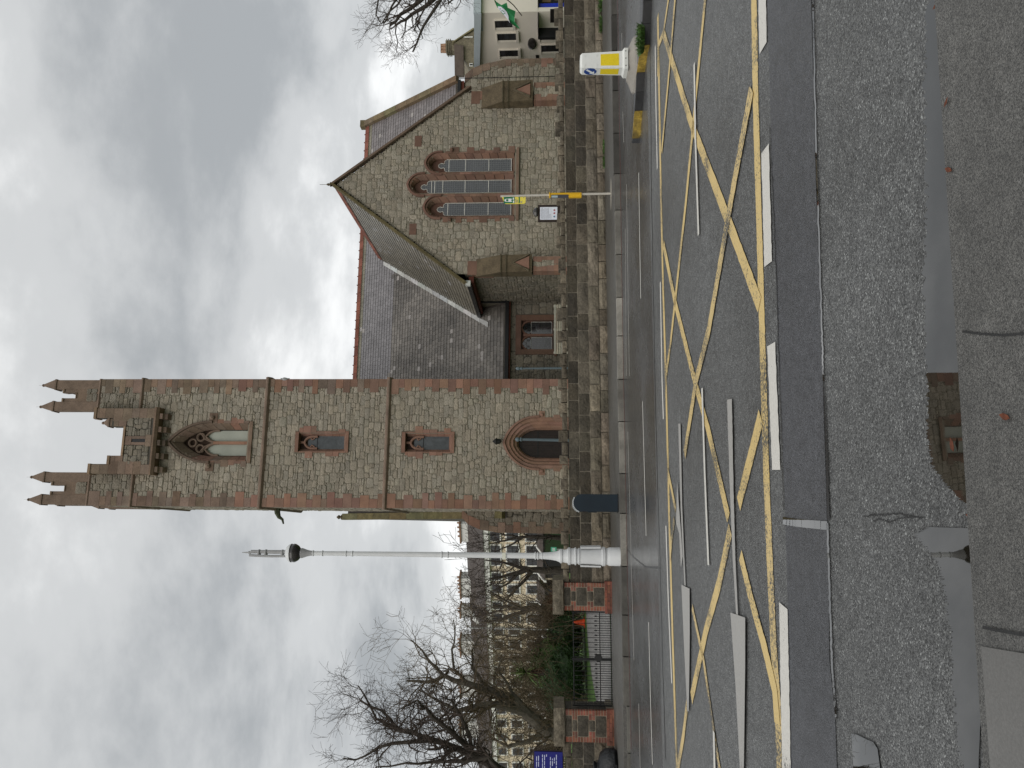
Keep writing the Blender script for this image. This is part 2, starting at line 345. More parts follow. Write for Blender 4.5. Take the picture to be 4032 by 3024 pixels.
def tag(o, label=None, cat=None, group=None, kind=None):
    if label: o['label'] = label
    if cat: o['category'] = cat
    if group: o['group'] = group
    if kind: o['kind'] = kind
    return o
def thing(name, label, cat, loc=(0, 0, 0), rz=0.0, group=None):
    o = bpy.data.objects.new(name, None); COL.objects.link(o); o.location = loc; o.rotation_euler = (0, 0, rz); o.empty_display_size = 0.2
    return tag(o, label, cat, group)
def part(name, m, parent, fn, smooth=False):
    b = MB(); fn(b); return b.build(name, m, parent, smooth)
def boxpart(name, m, parent, a, b, tint=(1, 1, 1)):
    x = MB(); x.box(a, b, tint); return x.build(name, m, parent)
def rt(lo=0.8, hi=1.2, hue=0.05):
    k = random.uniform(lo, hi); return (k * random.uniform(1 - hue, 1 + hue), k, k * random.uniform(1 - hue, 1 + hue))
def emit_pieces(pieces, name, restname, m, parent, limit=300):
    """pieces: list of (size, MB); the largest become objects of their own, the rest one joined part"""
    pieces.sort(key=lambda p: -p[0])
    for _, b in pieces[:limit]: b.build(name, m, parent)
    if len(pieces) > limit:
        r = MB()
        for _, b in pieces[limit:]: r.add(b)
        o = r.build(restname, m, parent); o['kind'] = 'stuff'

# rubble masonry: random rectangles packed on a fine grid, corners shaken, faces raised
def clip_poly(pts, planes):
    for a, b, c in planes:                      # keep a*x+b*y<=c
        o = []
        for i in range(len(pts)):
            p, q = pts[i], pts[(i + 1) % len(pts)]
            dp = a * p[0] + b * p[1] - c; dq = a * q[0] + b * q[1] - c
            if dp <= 0: o.append(p)
            if (dp < 0 < dq) or (dq < 0 < dp):
                t = dp / (dp - dq); o.append((p[0] + (q[0] - p[0]) * t, p[1] + (q[1] - p[1]) * t))
        pts = o
        if len(pts) < 3: return []
    return pts
def rubble(u0, u1, w0, w1, pm, cell=0.11, gap=0.008, round_=0.22, rise=(0.012, 0.036), skip=None, planes=(), sizes=None, seed=1, jit=0.3, tintf=None, flat=False):
    rnd = random.Random(seed)
    nu = max(1, int(round((u1 - u0) / cell))); nw = max(1, int(round((w1 - w0) / cell)))
    cu = (u1 - u0) / nu; cw = (w1 - w0) / nw
    occ = [[False] * nw for _ in range(nu)]
    if skip:
        for i in range(nu):
            for j in range(nw):
                if skip(u0 + (i + .5) * cu, w0 + (j + .5) * cw): occ[i][j] = True
    sizes = sizes or [(5, 3), (4, 3), (4, 2), (3, 2), (3, 2), (2, 2), (3, 1), (2, 1), (4, 1), (2, 3), (3, 3), (5, 2)]
    jd = {}
    def jv(i, j):
        if (i, j) not in jd: jd[(i, j)] = (rnd.uniform(-jit, jit) * cu, rnd.uniform(-jit, jit) * cw)
        d = jd[(i, j)]
        return (u0 + i * cu + (0 if i in (0, nu) else d[0]), w0 + j * cw + (0 if j in (0, nw) else d[1] * 0.8))
    res = []
    for j in range(nw):
        for i in range(nu):
            if occ[i][j]: continue
            for a, b in [rnd.choice(sizes), rnd.choice(sizes), (2, 1), (1, 1)]:
                if i + a > nu or j + b > nw: continue
                if any(occ[i + x][j + y] for x in range(a) for y in range(b)): continue
                break
            else: a, b = 1, 1
            for x in range(a):
                for y in range(b): occ[i + x][j + y] = True
            q = [jv(i, j), jv(i + a, j), jv(i + a, j + b), jv(i, j + b)]
            pts = []
            ww = a * cu; hh = b * cw; r = round_ * min(ww, hh)
            for k in range(4):
                p = q[k]; pr = q[k - 1]; nx = q[(k + 1) % 4]
                for o in (pr, nx):
                    L = math.hypot(o[0] - p[0], o[1] - p[1]) or 1; s_ = min(r * rnd.uniform(.5, 1.5), L * .45)
                    pts.append((p[0] + (o[0] - p[0]) * s_ / L, p[1] + (o[1] - p[1]) * s_ / L))
            pts = clip_poly(pts, planes) if planes else pts
            if len(pts) < 3: continue
            n = len(pts); cx = sum(p[0] for p in pts) / n; cy = sum(p[1] for p in pts) / n
            def ring(g, d):
                o = []
                for p in pts:
                    L = math.hypot(p[0] - cx, p[1] - cy) or 1; k = max(0.2, 1 - g / L); o.append((cx + (p[0] - cx) * k, cy + (p[1] - cy) * k, d))
                return o
            d0 = rnd.uniform(*rise); mn = min(ww, hh)
            B = MB()
            rings = [ring(gap, -0.02), ring(gap, d0 * 0.55), ring(gap + mn * rnd.uniform(.10, .2), d0 + rnd.uniform(0, .012))]
            for rg in rings: B.v += [tuple(pm(*p)) for p in rg]
            B.v.append(tuple(pm(cx + rnd.uniform(-.15, .15) * ww, cy + rnd.uniform(-.15, .15) * hh, d0 + rnd.uniform(.0, .018))))
            t = tintf(cx, cy, rnd) if tintf else (1, 1, 1)
            for k in range(n):
                q2 = (k + 1) % n
                B.face((k, q2, n + q2, n + k), t); B.face((n + k, n + q2, 2 * n + q2, 2 * n + k), t); B.face((2 * n + k, 2 * n + q2, 3 * n), t)
            area = 0.5 * abs(sum(pts[k][0] * pts[(k + 1) % n][1] - pts[(k + 1) % n][0] * pts[k][1] for k in range(n)))
            res.append((area, B))
    return res
def stone_tint(cx, cy, rnd):
    k = rnd.choice([rnd.uniform(.88, 1.08), rnd.uniform(.9, 1.14), rnd.uniform(.76, 1.0)])
    h = rnd.uniform(-.015, .03); g = rnd.uniform(0, .02) if rnd.random() < .2 else 0
    return (k * (1 + h), k * (1 + g), k * (1 - h))

# pointed arch outline, sampled by a parameter 0..1 from bottom left over the apex to bottom right
class Arch:
    def __init__(s, cx, hw, zb, zs, za):
        h = za - zs; c = (h * h - hw * hw) / (2 * hw); Rr = hw + c
        a1 = math.atan2(h, -(-c) if False else c)
        L = [(cx - hw, zb)]
        if zs > zb + 1e-4: L.append((cx - hw, zs))
        n = 14; amax = math.atan2(h, c)
        for k in range(1, n + 1):
            a = amax * k / n; L.append((cx + c - Rr * math.cos(a), zs + Rr * math.sin(a)))
        Rt = [(2 * cx - x, z) for x, z in L[:-1]][::-1]
        s.p = L + Rt; s.cum = [0]
        for i in range(1, len(s.p)): s.cum.append(s.cum[-1] + math.hypot(s.p[i][0] - s.p[i - 1][0], s.p[i][1] - s.p[i - 1][1]))
    def at(s, t):
        d = t * s.cum[-1]
        for i in range(1, len(s.p)):
            if d <= s.cum[i] + 1e-9:
                k = (d - s.cum[i - 1]) / max(1e-9, s.cum[i] - s.cum[i - 1]); return (s.p[i - 1][0] + (s.p[i][0] - s.p[i - 1][0]) * k, s.p[i - 1][1] + (s.p[i][1] - s.p[i - 1][1]) * k)
        return s.p[-1]
def arch_sweep(arches_y, t0, t1, m=4, tint=(1, 1, 1)):
    """closed solid between several arches (list of (Arch, y)) swept from t0 to t1"""
    B = MB(); n = len(arches_y)
    for k in range(m + 1):
        t = t0 + (t1 - t0) * k / m
        for A, y in arches_y:
            x, z = A.at(t); B.v.append((x, y, z))
    for k in range(m):
        for j in range(n):
            q = (j + 1) % n; B.face((k * n + j, k * n + q, (k + 1) * n + q, (k + 1) * n + j), tint)
    B.face(range(n), tint); B.face([m * n + j for j in range(n - 1, -1, -1)], tint)
    return B
def arch_fill(A, y, thick=0.02, tint=(1, 1, 1), m=40):
    B = MB(); pts = [A.at(k / m) for k in range(m + 1)]
    B.prism([(x, y, z) for x, z in pts], (0, thick, 0), tint); return B

# ================================================================== SETTING: ground, road, pavements
def sheet(name, m, stpts, z, kind='structure', parent=None, sub=None):
    b = MB(); b.poly([W(s, t, z) for s, t in stpts]); o = b.build(name, m, parent)
    if parent is None: tag(o, kind=kind)
    return o
def g2(x, y, z=0.0): return st(gnd(x, y, z))
def pxsheet(name, m, px, z, **k): return sheet(name, m, [g2(x, y, z) for x, y in px], z, **k)
TKF = st(gnd(2455, 1500))[1]                      # far kerb line
TKN = st(gnd(3772, 1450, .10))[1]                      # near kerb line
TWALL = st(gnd(2392, 1400, 0.12))[1]              # foot of the churchyard wall
b = MB(); b.poly([(-700, -300, -.4), (700, -300, -.4), (700, 1500, -.4), (-700, 1500, -.4)]); tag(b.build('ground', 'grass'), kind='structure')
TMID = st(gnd(2575, 1500))[1]
sheet('road', 'asphalt', [(-90, TKN - .05), (90, TKN - .05), (90, TMID), (-90, TMID)], 0.0)
sheet('road_far_lane', 'asphalt_far', [(-90, TMID), (90, TMID), (90, TKF + .02), (-90, TKF + .02)], 0.0)
b = MB()
for k in range(24):                               # footpath the camera stands on, with a slightly broken edge
    s0, s1 = -30 + k * 2.5, -27.5 + k * 2.5
    b.hexa([W(s0, -14, -.2), W(s1, -14, -.2), W(s1, TKN, -.2), W(s0, TKN, -.2), W(s0, -14, .10), W(s1, -14, .10), W(s1, TKN, .10), W(s0, TKN, .10)])
tag(b.build('near_pavement', 'pavement_tar'), kind='structure')
b = MB(); b.hexa([W(-90, TKF + .16, -.2), W(90, TKF + .16, -.2), W(90, TWALL + .35, -.2), W(-90, TWALL + .35, -.2), W(-90, TKF + .16, .12), W(90, TKF + .16, .12), W(90, TWALL + .35, .12), W(-90, TWALL + .35, .12)])
tag(b.build('far_pavement', 'pavement_far'), kind='structure')
sheet('churchyard_ground', 'grass', [(-120, TWALL + .3), (120, TWALL + .3), (120, 150), (-120, 150)], 0.135)

# paler concrete crossing on the near pavement, in the picture's lower right corner
def polytop(name, m, pts, z0, z1, parent=None):
    b = MB(); b.prism([W(s, t, z0) for s, t in pts], (0, 0, z1 - z0)); o = b.build(name, m, parent)
    return o
cx0 = g2(3872, 2545, .1); cx1 = g2(4200, 2600, .1)
o = polytop('concrete_crossing', 'concrete', [(cx0[0] - 1.6, cx0[1] - .03), (cx0[0], cx0[1]), (cx1[0], cx1[1]), (cx1[0] - 2.5, cx1[1])], 0.09, 0.108); tag(o, kind='structure')
# dark reinstatement strip and its pale seams
pt = [(2992, -1500), (3017, -150), (3040, 700), (3062, 1300), (3088, 1900), (3102, 2400), (3118, 3150), (3142, 4300)]
pb = [(3330, 4300), (3300, 3150), (3288, 2820), (3266, 2600), (3262, 2300), (3252, 1900), (3233, 1300), (3212, 700), (3190, -150), (3165, -1500)]
pxsheet('road_patch', 'asphalt_patch', pt + pb, 0.004)
def ribbon(name, m, line, w, z, **k):
    P = [Vector((*g2(x, y, z), 0)) for x, y in line]; L = []; Rr = []
    for i, p in enumerate(P):
        d = (P[min(i + 1, len(P) - 1)] - P[max(i - 1, 0)]).normalized(); n = Vector((-d.y, d.x, 0))
        ww = w if not callable(w) else w(i / (len(P) - 1)); L.append(p + n * ww / 2); Rr.append(p - n * ww / 2)
    b = MB()
    for i in range(len(P) - 1): b.poly([W(q.x, q.y, z) for q in (L[i], Rr[i], Rr[i + 1], L[i + 1])])
    o = b.build(name, m, k.get('parent'))
    if not k.get('parent'): tag(o, kind='structure')
    return o
def wob(line, amp, n=24, seed=3):
    rnd = random.Random(seed); o = []
    for i in range(len(line) - 1):
        for k in range(n):
            t = k / n; o.append((line[i][0] + (line[i + 1][0] - line[i][0]) * t + rnd.uniform(-amp, amp), line[i][1] + (line[i + 1][1] - line[i][1]) * t))
    return o + [line[-1]]
ribbon('wet_seam', 'water', wob([(3172, -1500), (3196, -150), (3216, 700), (3236, 1300), (3242, 1500)], 1.5), 0.024, 0.0085)
ribbon('wet_seam', 'water', wob([(3258, 2060), (3268, 2400), (3277, 2650), (3292, 2830)], 1.5), 0.03, 0.0085)
ribbon('tar_seam', 'gutter_black', wob([(3240, 1440), (3253, 1750), (3262, 2050)], 2), lambda t: .012 + .03 * t, 0.0085)
ribbon('tar_seam', 'gutter_black', wob([(3030, 500), (3052, 1000), (3072, 1600), (3086, 2010)], 2), 0.014, 0.0085)
ribbon('wet_seam', 'water', wob([(3085, 2050), (3130, 2058), (3190, 2064), (3258, 2070)], 5, 14), 0.05, 0.0085)
# puddles in the near gutter (mirror the tower and the sky)
def puddle(edge_road, edge_kerb, z=0.006, amp=6, seed=5):
    a = wob(edge_road, amp, 34, seed); c = wob(edge_kerb, 1.0, 8, seed + 1)
    pxsheet('puddle', 'water', a + c[::-1], z)
puddle([(3612, -1100), (3655, -60), (3640, 350), (3648, 800), (3635, 1100), (3648, 1500), (3655, 1700), (3668, 1830), (3720, 1900), (3790, 1975)], [(3660, -1100), (3706, -60), (3728, 500), (3752, 1000), (3776, 1400), (3792, 1650), (3815, 1985)], amp=11)
puddle([(3660, 2075), (3605, 2105), (3640, 2150), (3690, 2210), (3722, 2330), (3745, 2500), (3752, 2700), (3775, 2950), (3800, 3090)], [(3822, 2080), (3832, 2250), (3845, 2450), (3870, 2560), (3862, 2800), (3850, 3090)], amp=11, seed=9)
pxsheet('puddle', 'water', [(3352, 2888), (3375, 2893), (3405, 2908), (3438, 2922), (3455, 2948), (3462, 3000), (3474, 3090), (3362, 3090), (3358, 2990)], .009)
rc = random.Random(31)
for _k in range(2):
    _y = 2040 + _k * 9; _l = []
    for j in range(44 - 14 * _k): _y += rc.uniform(-4, 4.3); _l.append((3398 + _k * 40 + j * 5.6, _y))
    ribbon('crack', 'kerb_black', _l, lambda t: rc.uniform(.002, .010), 0.0045 + .001 * _k)
ribbon('pavement_joint', 'kerb_black', wob([(3790, 1305), (3860, 1314), (3950, 1320), (4050, 1312)], 3, 10), 0.008, 0.1045)
ribbon('pavement_joint', 'kerb_black', wob([(3870, 2470), (3930, 2482), (4060, 2505)], 3, 10), 0.011, 0.1085)

# painted markings
def fine_line(line, step=18):
    o = []
    for i in range(len(line) - 1):
        (x0, y0), (x1, y1) = line[i], line[i + 1]; n = max(1, int(abs(y1 - y0) / step))
        for k in range(n): o.append((x0 + (x1 - x0) * k / n, y0 + (y1 - y0) * k / n))
    return o + [line[-1]]
def mark(m, line, w, z=0.0045):
    line = fine_line(line); w0 = w if callable(w) else (lambda t: w)
    return mark0(m, line, lambda t: w0(t) * random.uniform(.93, 1.05), z)
def mark0(m, line, w, z): return ribbon('yellow_box_line' if 'yellow' in m else 'white_line', m, line, w, z)
Y1, Y2 = 'paint_yellow', 'paint_yellow_worn'
mark(Y1, [(2940, -1500), (2966, -120), (2975, 400), (2992, 1000), (3006, 1500), (3018, 1900)], .16)
mark(Y2, [(3018, 1900), (3030, 2200), (3046, 2550), (3060, 2750), (3075, 3120), (3098, 4200)], .16)
mark(Y1, [(2590, 60), (2596, 400), (2602, 750), (2610, 1100), (2622, 1500), (2634, 2000), (2648, 2500), (2668, 3120), (2700, 4200)], .16, 0.0045)
mark(Y1, [(2612, 130), (2720, 480), (2860, 850), (2990, 1200)], .15, 0.0085)
mark(Y1, [(2860, -1300), (2640, -60), (2612, 130), (2592, 180), (2590, 300)], .10, 0.0085)
mark(Y1, [(2930, -900), (2785, -100), (2730, 480), (2700, 800), (2640, 1350), (2622, 1480)], .12, 0.0085)
mark(Y1, [(2800, -1100), (2662, -60), (2640, 220), (2605, 600)], .12, 0.0125)
mark(Y2, [(2958, 350), (2890, 720), (2850, 950), (2790, 1300), (2740, 1500), (2695, 1790)], .15, 0.0125)
mark(Y1, [(2612, 960), (2660, 1200), (2735, 1500), (2790, 1700), (2868, 2040)], .15, 0.0085)
mark(Y1, [(2995, 1640), (2955, 1800), (2908, 1985)], .15, 0.0085)
mark(Y1, [(2875, 2085), (2830, 2300), (2780, 2480), (2722, 2750)], .15, 0.0085)
mark(Y1, [(2915, 2185), (2960, 2370), (3010, 2550), (3050, 2720), (3060, 2850)], .14, 0.0085)
mark(Y2, [(2725, 2390), (2770, 2600), (2810, 2880), (2845, 3100)], .10, 0.0085)
mark(Y2, [(2706, 2770), (2690, 2900), (2670, 3020), (2660, 3100)], .13, 0.0085)
mark(Y2, [(2628, 1850), (2645, 1930), (2660, 2010)], .12, 0.0085)
mark(Y2, [(2655, 2045), (2645, 2110), (2638, 2200)], .12, 0.0085)
WH, WG = 'paint_white', 'paint_white_grey'
mark(WH, [(2733, 250), (2738, 550), (2750, 925)], .085, 0.0165)
mark(WH, [(2764, 1528), (2774, 1850), (2789, 2225)], .085, 0.0165)
mark(WH, [(2810, 2880), (2815, 3100)], .085, 0.0165)
mark(WH, [(2580, 180), (2583, 420), (2588, 665)], .10)
mark(WH, [(2600, 1110), (2607, 1500), (2612, 1650)], .10)
mark(WH, [(2622, 2070), (2632, 2380), (2645, 2690)], .10)
mark(WH, [(2515, 680), (2518, 900), (2523, 1175)], .07)
mark(WH, [(2530, 1580), (2537, 1850), (2544, 2110)], .07)
mark(WH, [(2554, 2450), (2561, 2750), (2569, 3010)], .07)
for a, c in (((2467, 725), (2478, 1480)), ((2452, 440), (2456, 560)), ((2448, 130), (2450, 230)), ((2462, 900), (2466, 1480)), ((2472, 1700), (2496, 2600)), ((2515, 2770), (2522, 3080))):
    mark(WH, [a, ((a[0] + c[0]) / 2, (a[1] + c[1]) / 2), c], .035)
for y0, y1, x0, x1 in ((-1300, -780, 2976, 2985), (-360, 190, 2994, 3004), (3400, 4100, 3104, 3118), (585, 1040, 3012, 3024), (1355, 1850, 3036, 3056), (2385, 3120, 3084, 3098)):
    mark(WH, [(x0, y0), (x0 * .5 + x1 * .5, (y0 + y1) / 2), (x1, y1)], .20, 0.0085)
# two arrows: shafts and tapered heads
mark(WG, [(2872, 1572), (2880, 1900), (2890, 2200), (2902, 2420)], lambda t: .19 - .12 * t, 0.0165)
pxsheet('white_arrow', WG, [(2876, 2412), (2934, 2432), (2934, 2620), (2928, 3080), (2916, 3080), (2896, 2700)], 0.0205)
mark(WG, [(2675, 1668), (2683, 2000), (2697, 2305)], lambda t: .17 - .09 * t, 0.0165)
pxsheet('white_arrow', WG, [(2683, 2302), (2715, 2318), (2716, 2500), (2712, 2800), (2706, 2800), (2694, 2560)], 0.0205)
pxsheet('white_arrow', WG, [(2666, 1895), (2674, 2000), (2682, 2105), (2688, 2190), (2681, 2235), (2674, 2100), (2662, 2060)], 0.0205)
ribbon('crack', 'gutter_black', wob([(2466, 2160), (2500, 2200), (2540, 2232), (2602, 2236)], 2, 10), 0.03, 0.0045)
ribbon('tar_seam', 'gutter_black', wob([(2558, 100), (2566, 800), (2578, 1500), (2600, 2300), (2620, 2990)], 1, 6), 0.05, 0.0035)

# far kerb: separate stones, pale and dark by turns
kerb = tag(bpy.data.objects.new('far_kerb', None), kind='structure'); COL.objects.link(kerb)
rnd = random.Random(4); s = -26.0; k = 0
while s < 28:
    L = rnd.uniform(.85, 1.15); b = MB()
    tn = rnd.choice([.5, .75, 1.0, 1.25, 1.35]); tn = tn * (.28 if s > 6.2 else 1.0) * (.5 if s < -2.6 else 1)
    h = .12 + rnd.uniform(-.006, .006); g = .012
    if -9.2 < s < -5.2: h = .05
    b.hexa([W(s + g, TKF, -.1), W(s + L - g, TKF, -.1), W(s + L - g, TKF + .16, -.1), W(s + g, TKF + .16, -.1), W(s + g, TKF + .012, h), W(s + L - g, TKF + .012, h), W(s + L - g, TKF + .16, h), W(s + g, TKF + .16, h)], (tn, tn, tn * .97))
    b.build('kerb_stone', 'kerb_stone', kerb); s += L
ribbon('gutter_line', 'red_board', [(2432, 0), (2444, 800), (2455, 1500), (2485, 2950)], .05, 0.0035)

# driveway behind the gate
SP0_ = st(gnd(2415, 2407, .12))[0]
_dv = [g2(x, y, .14) for x, y in ((2306, 2395), (2314, 2520), (2322, 2600), (2335, 2690), (2356, 2800))]
sheet('driveway', 'gravel', [(SP0_ + .6, TWALL + .34)] + _dv + [(SP0_ - 4.2, TWALL + .34)], 0.140)
ribbon('drive_edging', 'concrete', [(2306, 2395), (2314, 2520), (2322, 2600), (2335, 2690), (2356, 2800)], .07, .145)

# ================================================================== CHURCH
church = thing('church', 'grey rubble stone church with square tower and red sandstone dressings behind the low wall', 'church', CO, CA)
TW_, TD = 5.58, 5.6
STONES = []; SAND = []
front = lambda Y: (lambda u, w_, d: (u, Y - d, w_))
leftf = lambda X: (lambda u, w_, d: (X - d, u, w_))
def core_grid(B, pm, u0, u1, w0, w1, skip, c=0.1, planes=None):
    nu = int(round((u1 - u0) / c)); nw = int(round((w1 - w0) / c)); cu = (u1 - u0) / nu; cw = (w1 - w0) / nw
    for j in range(nw):
        i = 0
        while i < nu:
            if skip(u0 + (i + .5) * cu, w0 + (j + .5) * cw): i += 1; continue
            k = i
            while k < nu and not skip(u0 + (k + .5) * cu, w0 + (j + .5) * cw): k += 1
            a, e_ = u0 + i * cu, u0 + k * cu; z0, z1 = w0 + j * cw, w0 + (j + 1) * cw
            B.poly([pm(a, z0, 0), pm(e_, z0, 0), pm(e_, z1, 0), pm(a, z1, 0)]); i = k
def in_arch(cx, hw, zb, zs, za):
    h = za - zs; c = (h * h - hw * hw) / (2 * hw); Rr = hw + c
    def f(u, w_):
        if w_ < zb or w_ > za: return False
        du = abs(u - cx)
        if w_ <= zs: return du < hw
        return (du + c) ** 2 + (w_ - zs) ** 2 < Rr * Rr
    return f
def in_rect(a, b_, c, d): return lambda u, w_: a < u < b_ and c < w_ < d
def anyf(*fs): return lambda u, w_: any(f(u, w_) for f in fs)
ZS1, ZS2, ZS3, ZS4 = 8.78, 14.28, 20.08, 22.08
bell = dict(cx=2.78, zb=15.0, zs=16.80, za=18.62)
door = dict(cx=2.80, zb=0.1, zs=2.2, za=3.62)
openings = anyf(in_arch(2.78, .80, 15.1, 16.8, 18.5), in_arch(2.80, 1.0, 0.0, 2.2, 3.5), in_rect(2.40, 3.20, 10.7, 12.8), in_rect(2.40, 3.20, 6.0, 8.05), in_rect(1.40, 4.18, 20.3, 23))
solid_skip = anyf(in_arch(2.78, .90, 14.9, 16.8, 18.7), in_arch(2.80, 1.16, 0.0, 2.2, 3.68), in_rect(2.36, 3.28, 10.55, 12.9), in_rect(2.36, 3.28, 5.86, 8.14), in_rect(1.36, 4.2, 19.1, 23), in_rect(0, .3, 0, 23), in_rect(TW_ - .3, TW_, 0, 23))
B = MB(); core_grid(B, front(0), 0, TW_, 0, 22.1, openings)
B.poly([(0, TD, 0), (0, 0, 0), (0, 0, 22.1), (0, TD, 22.1)]); B.poly([(TW_, 0, 0), (TW_, TD, 0), (TW_, TD, 22.1), (TW_, 0, 22.1)]); B.poly([(TW_, TD, 0), (0, TD, 0), (0, TD, 22.1), (TW_, TD, 22.1)]); B.poly([(0, 0, 20.2), (TW_, 0, 20.2), (TW_, TD, 20.2), (0, TD, 20.2)])
B.build('tower_wall', 'mortar', church)
def dark_up(f):
    def g(cx, cy, rnd):
        t = f(cx, cy, rnd); return t
    return g
for i, (z0, z1) in enumerate(((0.05, ZS1 - .06), (ZS1 + .1, ZS2 - .06), (ZS2 + .1, ZS3 - .05), (ZS3 + .08, ZS4 - .05))):
    k = (1, 1, 1.05, .8)[i]
    STONES += rubble(.05, TW_ - .05, z0, z1, front(0), 0.108, skip=solid_skip, seed=20 + i, sizes=[(5, 2), (4, 2), (4, 2), (5, 2), (4, 3), (3, 2), (3, 2), (3, 2), (3, 1), (2, 1), (2, 2), (4, 1)], tintf=lambda a, c, r, k=k: tuple(k * q for q in stone_tint(a, c, r)))
    STONES += rubble(.05, TD, z0, z1, leftf(0), 0.14, skip=None, seed=30 + i, tintf=lambda a, c, r, k=k: tuple(k * q * 1.0 for q in stone_tint(a, c, r)))
# quoins
QU = []
def sand_mat(z): return 'sandstone' if z < ZS2 + 2 else 'sandstone_brown'
def quoin(x0, x1, y0, y1, z0, z1, m=None, tint=None):
    b = MB(); b.box((x0, y0, z0 + .005), (x1, y1, z1 - .005), tint or rt(.72, 1.15, .06))
    b.build('quoin', m or sand_mat(z0), church)
rnd = random.Random(11)
def quoins(X, side, z0, z1, Y=0.0, big=(.46, .64), small=(.26, .38), hh=(.24, .42), m=None, proud=.055, back=.35, dk=1.0):
    z = z0; alt = rnd.random() < .5
    while z < z1 - .05:
        h = min(rnd.uniform(*hh), z1 - z)
        if z1 - z - h < .12: h = z1 - z
        L = rnd.uniform(*big) if alt else rnd.uniform(*small); D = back if alt else back + .2
        k = rnd.uniform(.7, 1.15) * dk; tn = (k * rnd.uniform(.92, 1.08), k, k * rnd.uniform(.9, 1.1))
        mm = m or ('sandstone_brown' if (z > ZS2 and rnd.random() < .6) or (z > ZS1 and rnd.random() < .3) or z > 19 else 'sandstone')
        if mm == 'sandstone_brown' and not m: tn = tuple(q * 1.15 for q in tn)
        a, e_ = (X - proud, X + L) if side < 0 else (X - L, X + proud)
        quoin(a, e_, Y - proud, Y + D, z, z + h, mm, tn); z += h; alt = not alt
for a, e_ in ((0.05, ZS1 - .07), (ZS1 + .1, ZS2 - .07), (ZS2 + .1, ZS3 - .05), (ZS3 + .08, ZS4 - .05)):
    quoins(0, -1, a, e_); quoins(TW_, 1, a, e_)
# string courses wrapping the tower
def string_course(z, h, proud, parts=((-1, 1),), m='sandstone_brown'):
    b = MB()
    for a, e_ in parts:
        x0 = -proud if a == -1 else a; x1 = TW_ + proud if e_ == 1 else e_
        b.prism([(x0, -proud, z), (x0, -.0, z - h * .45), (x0, .02, z - h * .45), (x0, .02, z + h * .6), (x0, -proud * .25, z + h * .6), (x0, -proud, z + h * .25)], (x1 - x0, 0, 0))
    b.prism([(-proud, 0.03, z), (-.0, 0.03, z - h * .45), (.02, 0.03, z - h * .45), (.02, 0.03, z + h * .6), (-proud * .25, 0.03, z + h * .6), (-proud, 0.03, z + h * .25)][::-1], (0, TD, 0))
    b.box((TW_ - .02, 0.03, z - h * .45), (TW_ + proud, TD, z + h * .25))
    b.build('string_course', m, church)
string_course(ZS1, .24, .13); string_course(ZS2, .26, .14); string_course(ZS3, .2, .11, ((-1, 1.31), (4.2, 1)))
# parapet corners: two pinnacled shafts with a crenel between, at all four corners
def pinnacle(b, cx, cy, hw, z0, z1, zt, zc=None):
    b.box((cx - hw, cy - hw, z0), (cx + hw, cy + hw, z1)); e_ = hw + .035
    b.box((cx - e_, cy - e_, z1), (cx + e_, cy + e_, z1 + .07))
    i = len(b.v); r = .045; q = hw + .02
    b.v += [(cx - q, cy - q, z1 + .07), (cx + q, cy - q, z1 + .07), (cx + q, cy + q, z1 + .07), (cx - q, cy + q, z1 + .07), (cx - r, cy - r, zt - .09), (cx + r, cy - r, zt - .09), (cx + r, cy + r, zt - .09), (cx - r, cy + r, zt - .09)]
    for f in ((0, 1, 5, 4), (1, 2, 6, 5), (2, 3, 7, 6), (3, 0, 4, 7), (4, 5, 6, 7)): b.face([i + k for k in f])
    b.lathe([(.01, zt - .11), (.065, zt - .075), (.07, zt - .04), (.05, zt), (.01, zt + .02)], (cx, cy, 0), 8)
def pin(cx, cy, z0, z1, zt, hw=.21):
    b = MB(); pinnacle(b, cx, cy, hw, z0, z1, zt); o = b.build('pinnacle', 'sandstone_brown', church)
    s_ = MB(); s_.tube([(cx, cy, zt), (cx, cy, zt + .18)], .008, 4); s_.build('lightning_rod', 'galv', o)
def parapet_corner(xa, xb, flip):
    # xa < xb: front corner seen from the street, walls 0.42 thick
    pin(xa + .21, .2, ZS4 - .12, 24.17, 24.97); pin(xb - .21, .2, ZS4 - .12, 24.17, 24.97)
    x1, x2 = xa + .42, xb - .42; n0, n1 = (x1 + x2) / 2 - .13, (x1 + x2) / 2 + .13
    b = MB(); b.box((x1, .0, ZS4 + .06), (x2, .38, 23.16), (1, .98, .95)); b.build('parapet_wall', 'sandstone_brown', church)
    for a, e_ in ((x1, n0), (n1, x2)):
        b = MB(); b.box((a, 0.005, 23.16), (e_, .38, 23.75), (.95, .95, .95)); b.prism([(a, -.04, 23.75), (a, .42, 23.75), (a, .42, 23.83), (a, .19, 23.95), (a, -.04, 23.83)], (e_ - a, 0, 0), (1.15, 1.15, 1.05)); b.build('merlon', 'sandstone_brown', church)
    b = MB(); b.prism([(n0 + .003, -.04, 23.163), (n0 + .003, .42, 23.163), (n0 + .003, .42, 23.2), (n0 + .003, .19, 23.3), (n0 + .003, -.04, 23.2)], (n1 - n0 - .006, 0, 0), (1.15, 1.12, 1.05)); b.build('coping_stone', 'sandstone_brown', church)
parapet_corner(-.02, 1.40, 0); parapet_corner(4.18, TW_ + .02, 1)
for a, e_ in ((-1, 1.42), (4.16, 1)):
    b = MB(); x0 = -.07 if a == -1 else a; x1 = TW_ + .07 if e_ == 1 else e_
    b.prism([(x0, -.07, ZS4), (x0, 0, ZS4 - .08), (x0, .3, ZS4 - .08), (x0, .3, ZS4 + .08), (x0, -.03, ZS4 + .08)], (x1 - x0, 0, 0)); b.build('string_course', 'sandstone_brown', church)
